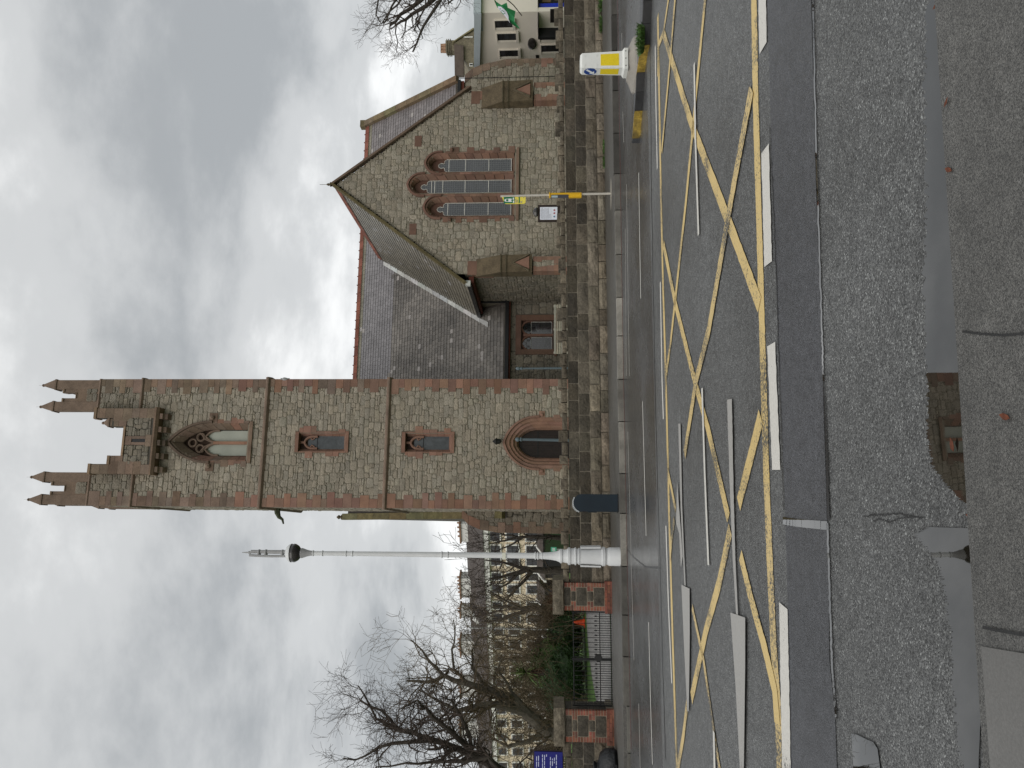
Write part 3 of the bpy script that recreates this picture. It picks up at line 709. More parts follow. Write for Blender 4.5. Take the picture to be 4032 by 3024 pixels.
b = MB(); STONES += rubble(.45, .98, ZS4 + .12, 22.7, front(-.0), .11, seed=77, tintf=lambda a, c, r: tuple(.7 * q for q in stone_tint(a, c, r)))
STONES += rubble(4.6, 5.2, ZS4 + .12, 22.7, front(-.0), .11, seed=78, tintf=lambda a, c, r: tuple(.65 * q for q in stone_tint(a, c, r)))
# side and rear parapets with their own corner pinnacles
for X0, X1 in ((-.02, .38), (TW_ - .38, TW_ + .02)):
    b = MB(); b.box((X0, .42, 21.2), (X1, 1.4, 22.9)); b.box((X0, 1.4, 20.2), (X1, TD - 1.4, 20.7)); b.box((X0, TD - 1.4, 20.2), (X1, TD - .42, 22.9)); b.build('parapet_wall', 'sandstone_brown', church)
    for Yp in (1.2, TD - 1.2, TD - .2): pin((X0 + X1) / 2, Yp, ZS4 - .12, 24.0, 24.8)
b = MB(); b.box((.4, TD - .4, 20.2), (TW_ - .4, TD, 20.7)); b.build('parapet_wall', 'sandstone_brown', church)
# projecting machicolated parapet in the middle of the front
YB = -.45
B = MB(); B.prism([(1.33, YB, 19.18), (4.2, YB, 19.18), (4.2, YB, 21.9), (3.78, YB, 21.9), (3.78, YB, 21.1), (3.40, YB, 21.1), (3.40, YB, 20.46), (2.11, YB, 20.46), (2.11, YB, 21.08), (1.74, YB, 21.08), (1.74, YB, 21.88), (1.33, YB, 21.88)], (0, .42, 0), (.8, .8, .8))
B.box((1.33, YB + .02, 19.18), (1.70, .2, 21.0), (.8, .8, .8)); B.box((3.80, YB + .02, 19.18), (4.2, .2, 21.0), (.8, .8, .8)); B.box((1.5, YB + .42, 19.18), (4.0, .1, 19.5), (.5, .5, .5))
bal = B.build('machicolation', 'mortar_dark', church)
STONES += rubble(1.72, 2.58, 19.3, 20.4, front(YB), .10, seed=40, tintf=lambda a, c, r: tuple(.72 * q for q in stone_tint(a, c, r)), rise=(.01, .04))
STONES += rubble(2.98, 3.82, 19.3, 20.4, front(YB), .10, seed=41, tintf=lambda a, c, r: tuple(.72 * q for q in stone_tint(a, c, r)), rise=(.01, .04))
def block(name, m, x0, x1, z0, z1, y0, y1, tint=None, parent=church):
    b = MB(); b.box((x0 + .004, y0, z0 + .004), (x1 - .004, y1, z1 - .004), tint or rt(.85, 1.15)); return b.build(name, m, parent)
for x0, x1, zt, flip in ((1.31, 1.72, 21.98, 0), (3.78, 4.22, 21.98, 1)):
    z = 19.2
    while z < zt - .2:
        h = min(rnd.uniform(.28, .42), zt - .15 - z); ex = rnd.choice([0, .14]) if z < 20.8 else 0
        block('quoin', 'sandstone_brown', x0 - (ex if flip else 0), x1 + (0 if flip else ex), z, z + h, YB - .035, YB + .4, rt(.8, 1.25)); z += h
    b = MB(); b.prism([(x0 - .03, YB - .07, zt - .15), (x0 - .03, YB + .45, zt - .15), (x0 - .03, YB + .45, zt - .03), (x0 - .03, YB + .2, zt + .05), (x0 - .03, YB - .07, zt - .03)], (x1 - x0 + .06, 0, 0), (1.25, 1.2, 1.05)); b.build('coping_stone', 'sandstone_brown', church)
for x0, x1, zt in ((1.72, 2.11, 21.12), (3.40, 3.78, 21.12)):
    block('quoin', 'sandstone_brown', x0, x1, 20.42, 20.78, YB - .033, YB + .4, rt(.85, 1.15)); block('quoin', 'sandstone_brown', x0, x1, 20.78, zt - .12, YB - .033, YB + .4, rt(.85, 1.15))
    if x0 < 2:
        b = MB(); b.prism([(x0, YB - .07, zt - .12), (x0, YB + .45, zt - .12), (x0, YB + .45, zt), (x0, YB + .2, zt + .08), (x0, YB - .07, zt)], (x1 - x0, 0, 0), (1.25, 1.2, 1.05)); b.build('coping_stone', 'sandstone_brown', church)
b = MB(); pinnacle(b, 3.585, YB + .18, .17, 20.9, 21.22, 21.66); b.build('pinnacle', 'sandstone_brown', church)
b = MB(); b.prism([(2.11, YB - .07, 20.43), (2.11, YB + .45, 20.43), (2.11, YB + .45, 20.52), (2.11, YB + .2, 20.62), (2.11, YB - .07, 20.52)], (1.29, 0, 0), (1.7, 1.6, 1.4)); b.build('coping_stone', 'sandstone_brown', church)
for x0, x1, z0, z1 in ((2.58, 2.98, 20.12, 20.42), (2.58, 2.71, 19.5, 20.12), (2.85, 2.98, 19.5, 20.12), (2.52, 3.04, 19.22, 19.5)): block('slit_surround', 'sandstone_brown', x0, x1, z0, z1, YB - .035, YB + .05)
boxpart('arrow_slit', 'gutter_black', church, (2.71, YB - .006, 19.5), (2.85, YB + .02, 20.12))
b = MB(); b.prism([(1.27, YB - .08, 19.18), (1.27, YB - .08, 19.10), (1.27, YB + .02, 19.0), (1.27, .1, 19.0), (1.27, .1, 19.18)][::-1], (3.0, 0, 0), (1.1, 1.05, 1)); b.build('string_course', 'sandstone_brown', church)
for k in range(5):
    x = 1.52 + k * .59; b = MB()
    b.prism([(x - .12, .02, 18.98), (x - .12, YB + .03, 18.98), (x - .12, YB + .05, 18.86), (x - .12, YB + .16, 18.82), (x - .12, YB + .2, 18.7), (x - .12, .02, 18.6)], (.24, 0, 0), rt(.8, 1.1)); b.build('corbel', 'sandstone_brown', church)

# bell-stage window
def voussoirs(pars, n, name, m, parent, tl=.75, th=1.2, t0=0.0, t1=1.0, gap=.0025, sub=3):
    for k in range(n):
        a = t0 + (t1 - t0) * k / n + gap; e_ = t0 + (t1 - t0) * (k + 1) / n - gap
        mm = m if not callable(m) else m(k); arch_sweep(pars, a, e_, sub, rt(tl, th, .06)).build(name, mm, parent)
def window_part(name='window'):
    o = bpy.data.objects.new(name, None); COL.objects.link(o); o.parent = church; o.empty_display_size = .1; return o
wv = window_part()
A = lambda hw, zb, zs, za, cx=2.78: Arch(cx, hw, zb, zs, za)
arch_sweep([(A(.95, 16.72, 16.8, 18.75), -.12), (A(.86, 16.72, 16.8, 18.60), -.12), (A(.84, 16.72, 16.8, 18.56), .03), (A(.95, 16.72, 16.8, 18.75), .03)], 0, 1, 40, (.7, .7, .7)).build('hood_mould', 'sandstone_brown', wv)
mm = random.Random(3)
voussoirs([(A(.88, 15.1, 16.8, 18.62), -.03), (A(.80, 15.1, 16.8, 18.50), -.03), (A(.60, 15.1, 16.8, 18.16), .30), (A(.60, 15.1, 16.8, 18.16), .42), (A(.88, 15.1, 16.8, 18.62), .42)], 18, 'voussoir', lambda k: 'sandstone' if k in (0, 4, 5, 16, 1) else 'sandstone_brown', wv, .88, 1.02, gap=.0012)
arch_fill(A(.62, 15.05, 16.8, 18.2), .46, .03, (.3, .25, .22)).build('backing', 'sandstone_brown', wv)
for cxl in (2.485, 3.075):
    arch_fill(Arch(cxl, .27, 15.12, 16.62, 17.1), .40, .03).build('louvre_panel', 'louvre', wv)
b = MB(); b.box((2.715, .26, 15.12), (2.845, .40, 16.75), (1.15, 1.1, 1)); mul = b.build('mullion', 'sandstone', wv)
b = MB()
for cxl in (2.485, 3.075):
    Ax = Arch(cxl, .27, 16.5, 16.62, 17.12); b.tube([(Ax.at(k / 16)[0], .33, Ax.at(k / 16)[1]) for k in range(17)], .055, 6)
for cxl, zc, r in ((2.52, 17.36, .17), (3.04, 17.36, .17), (2.78, 17.72, .17)): b.tube([(cxl + r * math.cos(k * math.pi / 7), .34, zc + r * math.sin(k * math.pi / 7)) for k in range(15)], .045, 5)
b.tube([(2.78, .32, 16.7), (2.6, .32, 17.15), (2.35, .34, 17.35)], .05, 5); b.tube([(2.78, .32, 16.7), (2.96, .32, 17.15), (3.21, .34, 17.35)], .05, 5)
b.build('tracery', 'sandstone_brown', wv)
b = MB(); b.prism([(1.86, -.10, 14.86), (1.86, .42, 14.86), (1.86, .42, 15.22), (1.86, -.0, 15.06), (1.86, -.10, 15.0)], (1.84, 0, 0), (1.1, 1.05, 1)); b.build('sill', 'sandstone_brown', wv)
for sgn in (-1, 1):
    z = 15.06
    for k in range(6):
        h = (.24, .3, .27, .34, .3, .22)[k]; L = (.20, .06, .13, .2, .06, .12)[(k + (sgn > 0)) % 6]
        x0, x1 = (2.78 - .9 - L, 2.78 - .84) if sgn < 0 else (2.78 + .84, 2.78 + .9 + L)
        if L > .05: block('jamb_stone', mm.choice(['sandstone_brown', 'sandstone_brown', 'sandstone']), x0, x1, z, min(z + h, 16.7), -.045, .1, rt(.8, 1.1), wv)
        z += h
    cxs = 2.78 + sgn * 1.1; block('hood_stop', 'sandstone_brown', cxs - .2, cxs + .2, 16.5, 16.88, -.06, .1, (.8, .75, .72), wv)
    b = MB(); b.lathe([(.02, -.1), (.1, -.06), (.1, .06), (.02, .1)], (0, 0, 0), 8); b.v = [(x + cxs - sgn * .02, z_ - .09, y + 16.74) for x, y, z_ in b.v]; b.build('boss', 'sandstone_brown', wv)

# two slit windows
def slit(zb, zt, seed):
    wv = window_part(); r = random.Random(seed); cx = 2.80
    for x0, x1, z0, z1 in ((2.34, 3.26, zt - .16, zt),): block('lintel', 'sandstone', x0, x1, z0, z1, -.07, .3, (.85, .82, .8), wv)
    b = MB(); b.prism([(2.33, -.10, zb), (2.33, .3, zb), (2.33, .3, zb + .30), (2.33, -.10, zb + .13)], (.94, 0, 0), (.95, .92, .9)); b.build('sill', 'sandstone', wv)
    for sgn in (-1, 1):
        z = zb + .16
        while z < zt - .2:
            h = min(r.uniform(.24, .36), zt - .16 - z); L = r.choice([0, .0, .10, .16])
            if abs(z - (zt - .85)) < .18: L = .24
            xi = cx + sgn * .28; xo = cx + sgn * (.47 + L)
            b = MB(); tn = rt(.85, 1.12)
            pts = [(xi, .26), (xi + sgn * .14, -.02), (xi + sgn * .14, -.05), (xo, -.05), (xo, .28), (xi, .28)]
            if sgn < 0: pts = pts[::-1]
            b.prism([(p[0], p[1], z + .004) for p in pts], (0, 0, h - .008), tn); b.build('jamb_stone', 'sandstone', wv); z += h
    Ah = Arch(cx, .27, zt - .95, zt - .72, zt - .36)
    b = MB(); b.tube([(Ah.at(k / 16)[0], .17, Ah.at(k / 16)[1]) for k in range(17)], .06, 6); b.box((cx - .05, .13, zt - .42), (cx + .05, .2, zt - .14))
    for sgn in (-1, 1): b.tube([(cx + sgn * .24, .18, zt - .62), (cx + sgn * .12, .18, zt - .70), (cx + sgn * .2, .18, zt - .82)], .035, 5)
    b.build('tracery', 'sandstone', wv)
    boxpart('pane', 'glass_slit', wv, (cx - .29, .24, zb + .25), (cx + .29, .255, zt - .5)); boxpart('backing', 'sandstone_brown', wv, (cx - .32, .262, zb + .1), (cx + .32, .3, zt - .1), (.35, .3, .3))
    b = MB(); b.box((cx - .28, .225, zt - .93), (cx + .28, .24, zt - .90)); b.build('bar', 'gutter_black', wv)
slit(10.52, 12.92, 1); slit(5.83, 8.16, 2)

# west door in the tower foot
dv = window_part('doorway')
D = lambda hw, za, zs=2.2: Arch(2.80, hw, 0.1, zs, za)
DH = lambda hw, za: Arch(2.80, hw, 2.1, 2.2, za)
arch_sweep([(DH(1.20, 3.72), -.10), (DH(1.12, 3.62), -.12), (DH(1.08, 3.56), .02), (DH(1.20, 3.72), .02)], 0, 1, 40, (.85, .85, .85)).build('hood_mould', 'sandstone', dv)
voussoirs([(D(1.12, 3.62), -.035), (D(.98, 3.45), -.035), (D(.93, 3.40), .05), (D(.93, 3.40), .2), (D(1.12, 3.62), .2)], 11, 'voussoir', 'sandstone', dv, .96, 1.06, gap=.0008)
voussoirs([(D(.94, 3.41), .05), (D(.84, 3.30), .05), (D(.78, 3.22), .16), (D(.78, 3.22), .3), (D(.94, 3.41), .3)], 9, 'voussoir', 'sandstone', dv, .95, 1.05, gap=.0006)
voussoirs([(D(.79, 3.23), .16), (D(.70, 3.16), .18), (D(.62, 3.08), .34), (D(.62, 3.08), .5), (D(.79, 3.23), .5)], 9, 'voussoir', 'sandstone', dv, .9, 1.0, gap=.0006)
arch_fill(D(.64, 3.10), .44, .05).build('door_leaf', 'wood_door', dv)
b = MB()
for k in range(11):
    x = 2.80 - .56 + k * .112; b.box((x - .045, .425, .12), (x + .045, .445, 2.25 + (.62 - abs(x - 2.8)) * 1.15))
b.build('door_board', 'wood_door', dv)
b = MB(); b.box((2.25, .41, 2.16), (3.35, .43, 2.21)); b.box((2.25, .41, .9), (3.35, .43, .95)); b.build('hinge', 'iron', dv)
for sgn in (-1, 1):
    for z0, z1, L in ((1.86, 2.14, .30), (1.2, 1.5, .14), (.9, 1.2, .02)):
        xi = 2.8 + sgn * 1.1; x0, x1 = (xi - L, xi) if sgn < 0 else (xi, xi + L); block('jamb_stone', 'sandstone', x0, x1, z0, z1, -.05, .1, rt(.95, 1.1), dv)
    b = MB(); b.lathe([(.02, -.07), (.07, -.04), (.07, .04), (.02, .07)], (2.8 + sgn * 1.23, -.1, 2.0), 8); b.build('boss', 'sandstone', dv)
lx, lz = ch(1963, 1741)
b = MB(); b.lathe([(.03, -.14), (.10, -.1), (.13, .06), (.16, .08), (.05, .2), (.02, .24)], (lx, -.28, lz), 8); b.tube([(lx, -.28, lz + .15), (lx, 0, lz + .2)], .02, 5); b.build('door_lantern', 'iron', church)
# gargoyle on the tower's left side and a notice box
gx, gz_ = -.05, ch(1100, 2030, 2.0)[1]
b = MB(); b.tube([(0, 2.0, gz_ + .12), (-.25, 2.0, gz_ + .1), (-.45, 2.0, gz_ - .0), (-.55, 2.0, gz_ - .16), (-.75, 2.0, gz_ - .22)], [.16, .13, .09, .06, .035], 7); b.build('gargoyle', 'copper_green', church, True)

# transept with its gable to the street
GX0, GX1, GCX = 10.55, 19.72, 15.05
TE, TA = 5.55, 11.80; TS = (TA - TE) / (GCX - 10.2)
YW = 4.3; RY, RZ = 11.2, 13.35; NS = (RZ - 3.9) / (RY - YW)
gpl = [(-TS, 1, TE - TS * 10.2 - .12), (TS, 1, TE + TS * 19.9 - .12)]
lan = [(13.83, 7.0, 6.88), (14.97, 7.8, 7.68), (16.05, 7.0, 6.88)]
gopen = anyf(*[in_arch(c, .47, 3.3, zs, za + .40) for c, za, zs in lan])
gskip = anyf(in_rect(13.25, 16.65, 3.1, 6.6), *[in_arch(c, .60, 3.3, zs, za + .58) for c, za, zs in lan])
B = MB(); core_grid(B, front(0), GX0, GX1, 0, 11.7, lambda u, w_: gopen(u, w_) or w_ > TE + TS * (u - 10.2) - .05 or w_ > TE + TS * (19.9 - u) - .05)
B.poly([(GX0, YW + 1.5, 0), (GX0, 0, 0), (GX0, 0, TE), (GX0, YW + 1.5, TE)]); B.poly([(GX1, 0, 0), (GX1, YW + 2.5, 0), (GX1, YW + 2.5, TE), (GX1, 0, TE)])
B.build('transept_wall', 'mortar', church)
STONES += rubble(GX0, GX1, .1, 11.75, front(0), .122, gap=.012, round_=.2, rise=(.010, .03), skip=gskip, planes=gpl, seed=51, jit=.33, tintf=stone_tint, sizes=[(3, 2), (2, 2), (2, 2), (3, 2), (2, 1), (1, 1), (1, 2), (2, 3), (3, 3), (4, 2)])
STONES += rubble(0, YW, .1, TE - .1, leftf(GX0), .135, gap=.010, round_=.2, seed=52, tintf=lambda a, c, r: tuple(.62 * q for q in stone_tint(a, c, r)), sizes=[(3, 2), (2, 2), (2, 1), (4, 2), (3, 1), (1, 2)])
# gable copings
for sgn in (-1, 1):
    xe = 10.12 if sgn < 0 else 19.98; b = MB()
    P = [(xe, 0, TE - .12), (GCX, 0, TA + .06), (GCX, 0, TA + .22), (xe, 0, TE + .06)]
    if sgn > 0: P = P[::-1]
    b.prism([(x, -.16, z) for x, y, z in P], (0, .30, 0), (.75, .72, .7) if sgn > 0 else (1.1, 1.1, .8)); b.build('verge_coping', 'sandstone_brown' if sgn > 0 else 'mossy_stone', church)
    b = MB(); xk = GX0 if sgn < 0 else GX1
    for z0, z1, L in ((TE - .55, TE - .12, .62), (TE - .95, TE - .55, .4), (TE - 1.3, TE - .95, .75)):
        x0, x1 = (xk - .05, xk + L) if sgn < 0 else (xk - L, xk + .05); block('quoin', 'sandstone', x0, x1, z0, z1, -.045, .4, rt(.6, .95))
b = MB(); b.lathe([(.10, 0), (.12, .05), (.05, .1), (.07, .16), (.02, .24)], (GCX, -.02, TA + .18), 8); b.tube([(GCX, -.02, TA + .4), (GCX, -.02, TA + .75)], .01, 4); b.build('apex_finial', 'mossy_stone', church)
for x0, z0 in ((12.75, 7.85), (17.2, 7.75)): block('quoin', 'sandstone', x0 - .28, x0 + .28, z0, z0 + .34, -.04, .1, (.62, .6, .6))
# three lancets
for i, (c, za, zs) in enumerate(lan):
    wv = window_part(); zb = 3.34
    L_ = lambda hw, z, b_=zb, s=zs: Arch(c, hw, b_, s, z)
    Lh = lambda hw, z: Arch(c, hw, zs - .15, zs, z)
    dz = za + .52
    arch_sweep([(Lh(.62, dz + .08), -.09), (Lh(.54, dz - .02), -.11), (Lh(.52, dz - .04), .03), (Lh(.62, dz + .08), .03)], 0, 1, 36, (.62, .58, .58)).build('hood_mould', 'sandstone', wv)
    voussoirs([(L_(.545, dz - .01), -.02), (L_(.47, dz - .12), -.02), (L_(.33, za + .30), .2), (L_(.33, za + .30), .3), (L_(.545, dz - .01), .3)], 22, 'voussoir', 'sandstone', wv, .62, .95, gap=.0015)
    arch_fill(Arch(c, .36, zb, zs, za + .34), .295, .03, (.55, .5, .5)).build('backing', 'sandstone', wv)
    ztop = za - .55
    zz = [zb, 3.48, 4.55, 5.66, min(6.72, ztop)] + ([7.1, ztop] if ztop > 7.0 else [])
    zz = sorted(set(round(z, 3) for z in zz))
    for k in range(1, len(zz) - 1):
        boxpart('pane', 'glass_grid', wv, (c - .31, .262, zz[k] + .012), (c + .31, .28, zz[k + 1] - .012))
    hd = MB(); hd.prism([(x, .262, z) for x, z in [(c - .31, ztop + .012), (c + .31, ztop + .012), (c + .31, ztop + .10), (c + .24, ztop + .19), (c + .12, ztop + .2), (c + .1, ztop + .26), (c + .13, ztop + .36), (c + .08, ztop + .46), (c, ztop + .5), (c - .08, ztop + .46), (c - .13, ztop + .36), (c - .1, ztop + .26), (c - .12, ztop + .2), (c - .24, ztop + .19), (c - .31, ztop + .10)]], (0, .02, 0)); hd.build('pane', 'glass_grid', wv)
    for z in zz[1:]:
        boxpart('glazing_bar', 'white_bar', wv, (c - .315, .235, z - .014), (c + .315, .258, z + .014))
    b = MB(); ol = [(-.315, zb + .1), (-.315, ztop + .10), (-.24, ztop + .20), (-.12, ztop + .21), (-.1, ztop + .26), (-.135, ztop + .36), (-.08, ztop + .47), (0, ztop + .51)]
    path = [(c + x, .245, z) for x, z in ol] + [(c - x, .245, z) for x, z in ol[::-1][1:]]
    b.tube(path, .016, 5); b.build('glazing_frame', 'white_bar', wv)
for k, (x0, x1) in enumerate(((14.37, 14.45), (15.49, 15.55))):
    z = 3.35
    while z < 6.2: h = rnd.uniform(.24, .4); block('mullion_stone', 'sandstone', x0 - .02, x1 + .02, z, z + h, -.05, .2, rt(.6, 1.0)); z += h
for sgn, xe in ((-1, 13.30), (1, 16.58)):
    z = 3.3; alt = 0
    while z < 6.5:
        h = rnd.uniform(.24, .4); L = rnd.uniform(.02, .12) if alt else rnd.uniform(.16, .3)
        x0, x1 = (xe - L, xe + .04) if sgn < 0 else (xe - .04, xe + L); block('jamb_stone', 'sandstone', x0, x1, z, z + h, -.045, .1, rt(.6, 1.0)); z += h; alt = 1 - alt
    b = MB(); b.lathe([(.02, -.08), (.10, -.05), (.10, .05), (.02, .08)], (xe + sgn * .12, -.1, 6.3), 8, (.6, .6, .6)); b.build('hood_stop', 'sandstone', church)
b = MB(); b.prism([(13.12, -.12, 3.10), (13.12, .28, 3.10), (13.12, .28, 3.42), (13.12, -.10, 3.18)], (3.66, 0, 0), (.85, .8, .75)); b.build('sill', 'sandstone_brown', church)
# angle buttresses
def buttress(xa, xb, ztop, zmid, zlow, pr):
    bt = window_part('buttress'); xc = (xa + xb) / 2
    b = MB(); b.box((xa + .08, -pr + .12, 0.0), (xb - .08, .02, zlow - .04), (.8, .8, .8)); b.build('shaft', 'mortar', bt)
    z = .3; 
    while z < zlow - .05:
        h = min(rnd.uniform(.22, .32), zlow - .04 - z); Lr = rnd.uniform(.16, .36)
        for x0, x1 in ((xa + .06, xa + .06 + Lr), (xb - .06 - rnd.uniform(.16, .36), xb - .06)): block('quoin', 'sandstone', x0, x1, z, z + h, -pr + .09, .0, rt(.85, 1.1), bt)
        z += h
    for a in rubble(xa + .2, xb - .2, .3, zlow - .06, front(-pr + .12), .1, seed=int(xa * 10), tintf=stone_tint, rise=(.005, .02)): a[1].build('stone', 'rubble', bt)
    b = MB(); b.prism([(xa, -pr - .04, zlow), (xa, -pr - .04, zlow + .06), (xa, -pr + .02, zlow + .9), (xa, -pr + .02, zmid), (xa, -.02, ztop), (xa, .02, ztop), (xa, .02, zlow)], (xb - xa, 0, 0), (1, .95, .9)); b.build('weathering', 'mossy_stone', bt)
    zt = zlow + .92; b = MB()
    for sg in (-1, 1):
        b.prism([(xc, -pr - .14, zt - .1), (xc, -pr - .14, zt), (xc + sg * .42, -pr - .14, zlow + .14), (xc + sg * .34, -pr - .14, zlow + .14)][::sg], (0, .16, 0))
    b.build('gablet', 'mossy_stone', bt)
    b = MB(); b.prism([(xc, -pr - .10, zt - .14), (xc + .3, -pr - .10, zlow + .12), (xc - .3, -pr - .10, zlow + .12)][::-1], (0, .14, 0), (1.0, .95, .95)); b.build('gablet_face', 'sandstone', bt)
    for zz in (zmid, zlow + 1.2): boxpart('offset', 'mossy_stone', bt, (xa - .02, -pr - .02, zz - .06), (xb + .02, .0, zz), (.8, .8, .75))
buttress(10.42, 11.24, 5.05, 3.9, 2.46, .62); buttress(18.85, 19.92, 4.95, 3.9, 2.46, .62)

# nave, chancel, aisle wall
XW, XE, YC = -.3, 24.5, YW + (7.0 - 3.9) / NS
B = MB()
aw = in_rect(7.98, 9.64, 1.5, 3.1)
core_grid(B, front(YW), XW, GX0 + .1, 0, 4.0, aw)
B.poly([(GX1 - .2, YC, 0), (XE, YC, 0), (XE, YC, 7.1), (GX1 - .2, YC, 7.1)])
B.poly([(XW, RY, RZ - .1), (XW, YW, 3.9), (XW, YW, 0), (XW, 2 * RY - YW, 0), (XW, 2 * RY - YW, 3.9)]); B.poly([(XE, YC, 0), (XE, 2 * RY - YC, 0), (XE, 2 * RY - YC, 7), (XE, RY, RZ - .1), (XE, YC, 7)])
B.poly([(XE, 2 * RY - YW, 0), (XW, 2 * RY - YW, 0), (XW, 2 * RY - YW, 3.9), (XE, 2 * RY - YW, 3.9)]); B.build('nave_wall', 'mortar_dark', church)
STONES += rubble(TW_, GX0, .1, 3.75, front(YW), .13, gap=.012, skip=in_rect(7.78, 9.86, 1.35, 3.4), seed=61, tintf=lambda a, c, r: tuple(.62 * q for q in stone_tint(a, c, r)))
# raking end walls (stepped sandstone outline)
def rake(prof, Y, seed, dk=1.0, sgn=1):
    """prof: outline points (X,Z) of the raking edge from top to bottom; wall lies on the church side"""
    xin = prof[0][0] - sgn * (1.6 if sgn < 0 else 4.5)
    poly = [(x, Y + .0, z) for x, z in prof]; poly = [(xin, Y, 0.0), (xin, Y, prof[0][1])] + poly + [(prof[-1][0], Y, 0.0)]
    if sgn < 0: poly = poly[::-1]
    b = MB(); b.prism(poly[::-1], (0, .7, 0), (.9, .9, .9)); b.build('raking_wall', 'mortar', church)
    pl = []
    for i in range(len(prof) - 1):
        (x0, z0), (x1, z1) = prof[i], prof[i + 1]; nx, nz = (z0 - z1), (x1 - x0)
        if sgn < 0: nx, nz = (z0 - z1) * -1, (x0 - x1)
        n = math.hypot(nx, nz) or 1; pl.append((nx / n, nz / n, (nx * x0 + nz * z0) / n - .12))
    lo, hi = sorted((xin, max(p[0] for p in prof) if sgn > 0 else min(p[0] for p in prof)))
    global STONES
    STONES += rubble(lo, hi, .1, prof[0][1], front(Y), .125, gap=.012, seed=seed, planes=pl, tintf=lambda a, c, r: tuple(dk * q for q in stone_tint(a, c, r)))
    for i in range(len(prof) - 1):
        (x0, z0), (x1, z1) = prof[i], prof[i + 1]; n = max(1, int(math.hypot(x1 - x0, z1 - z0) / .34))
        for k in range(n):
            a0, a1 = k / n, (k + 1) / n; p0 = (x0 + (x1 - x0) * a0, z0 + (z1 - z0) * a0); p1 = (x0 + (x1 - x0) * a1, z0 + (z1 - z0) * a1)
            L = rnd.uniform(.2, .34) if k % 2 else rnd.uniform(.36, .52); b = MB()
            q = [(p0[0] - sgn * L, Y - .05, p0[1] - .006), (p0[0] + sgn * .04, Y - .05, p0[1] - .006), (p1[0] + sgn * .04, Y - .05, p1[1] + .006), (p1[0] - sgn * L, Y - .05, p1[1] + .006)]
            b.prism(q if sgn < 0 else q[::-1], (0, .8, 0), rt(.85, 1.2)); b.build('quoin', 'sandstone_brown' if rnd.random() < .85 else 'sandstone', church)
rake([ch(1830, 300, YC), ch(1862, 272, YC), ch(1900, 258, YC), ch(1962, 244, YC), ch(1990, 237, YC), (ch(2190, 232, YC)[0], .1)], YC, 71, .95, 1)
rake([ch(1818, 2035, YW), ch(1845, 2062, YW), ch(1890, 2082, YW), ch(1960, 2094, YW), (ch(2100, 2098, YW)[0], .1)], YW, 72, .7, -1)
b = MB(); dx_ = ch(1832, 312, YC)[0]; b.tube([(dx_, YC - .1, 6.9), (dx_ + .02, YC - .1, .2)], .018, 5); b.build('conductor', 'iron', church)
# two-light aisle window
wv = window_part(); yw = YW
for x0, x1, z0, z1 in ((7.78, 9.86, 3.12, 3.40), (7.78, 8.06, 1.4, 3.12), (9.56, 9.86, 1.4, 3.12)): block('surround', 'sandstone', x0, x1, z0, z1, yw - .06, yw + .2, rt(.55, .75), wv)
b = MB(); b.box((8.75, yw + .0, 1.5), (8.87, yw + .2, 3.0), (.7, .65, .65)); b.build('mullion', 'sandstone', wv)
boxpart('backing', 'sandstone', wv, (7.98, yw + .17, 1.45), (9.64, yw + .2, 3.14), (.45, .4, .4))
for c in (8.40, 9.20):
    boxpart('pane', 'glass_leaded', wv, (c - .32, yw + .13, 1.56), (c + .32, yw + .15, 2.60))
    b = MB(); ring = []
    for k in range(5):
        a0 = math.pi * (k / 4); ring.append((c + .20 * math.cos(a0), 2.74 + .22 * math.sin(a0)))
    for x, z in ring: b.lathe([(.10, -.01), (.10, .01)], (0, 0, 0), 10); n_ = 20; b.v[-20:] = [(vx + x, yw + .14 + vz, vy + z) for vx, vy, vz in b.v[-20:]]
    b.box((c - .22, yw + .13, 2.62), (c + .22, yw + .15, 2.84)); b.build('pane', 'glass_dark', wv)
    b = MB(); b.tube([(c - .32, yw + .12, 1.56), (c + .32, yw + .12, 1.56), (c + .32, yw + .12, 2.61), (c - .32, yw + .12, 2.61), (c - .32, yw + .12, 1.56)], .013, 4); b.build('glazing_frame', 'white_bar', wv)
    Ah = Arch(c, .38, 2.5, 2.62, 3.1); b = MB(); b.tube([(Ah.at(k / 14)[0], yw + .08, Ah.at(k / 14)[1]) for k in range(15)], .045, 5, tint=(.7, .65, .65)); b.build('tracery', 'sandstone', wv)
boxpart('sill', 'sandstone', wv, (7.7, yw - .1, 1.32), (9.94, yw + .2, 1.44), (.6, .58, .55))

# roofs: slabs with slates on top
def nave_p(X, z, n=0.0):
    l = math.hypot(1, NS); return (X, YW + (z - 3.9) / NS - n * NS / l, z + n / l)
B = MB()
B.poly([nave_p(XW - .05, 3.75), nave_p(GX0 + .1, 3.75), nave_p(GX0 + .1, 5.5), nave_p(GCX, TA), nave_p(GX1, 5.6), nave_p(GX1, 6.9), nave_p(XE, 6.9), nave_p(XE, RZ), nave_p(XW - .05, RZ)])
B.poly([(XW, RY, RZ), (XE, RY, RZ), (XE, 2 * RY - YW + .2, 3.75), (XW, 2 * RY - YW + .2, 3.75)])
B.build('nave_roof', 'roof_dark', church)
SL = []
def slate(u0, u1, P, v0, v1, tint, lift=.026):
    b = MB(); a, c = P(u0, v0, lift + .008), P(u1, v0, lift + .008); d, e_ = P(u1, v1, .006), P(u0, v1, .006); a2, c2 = P(u0, v0, .0), P(u1, v0, .0)
    i = len(b.v); b.v += [a, c, d, e_, a2, c2]; b.face((0, 1, 2, 3), tint); b.face((4, 5, 1, 0), tint); b.face((3, 4, 0), tint); b.face((1, 5, 2), tint); return b
rs = random.Random(17)
dz_ = .222 * NS / math.hypot(1, NS); row = 0; z = 3.82
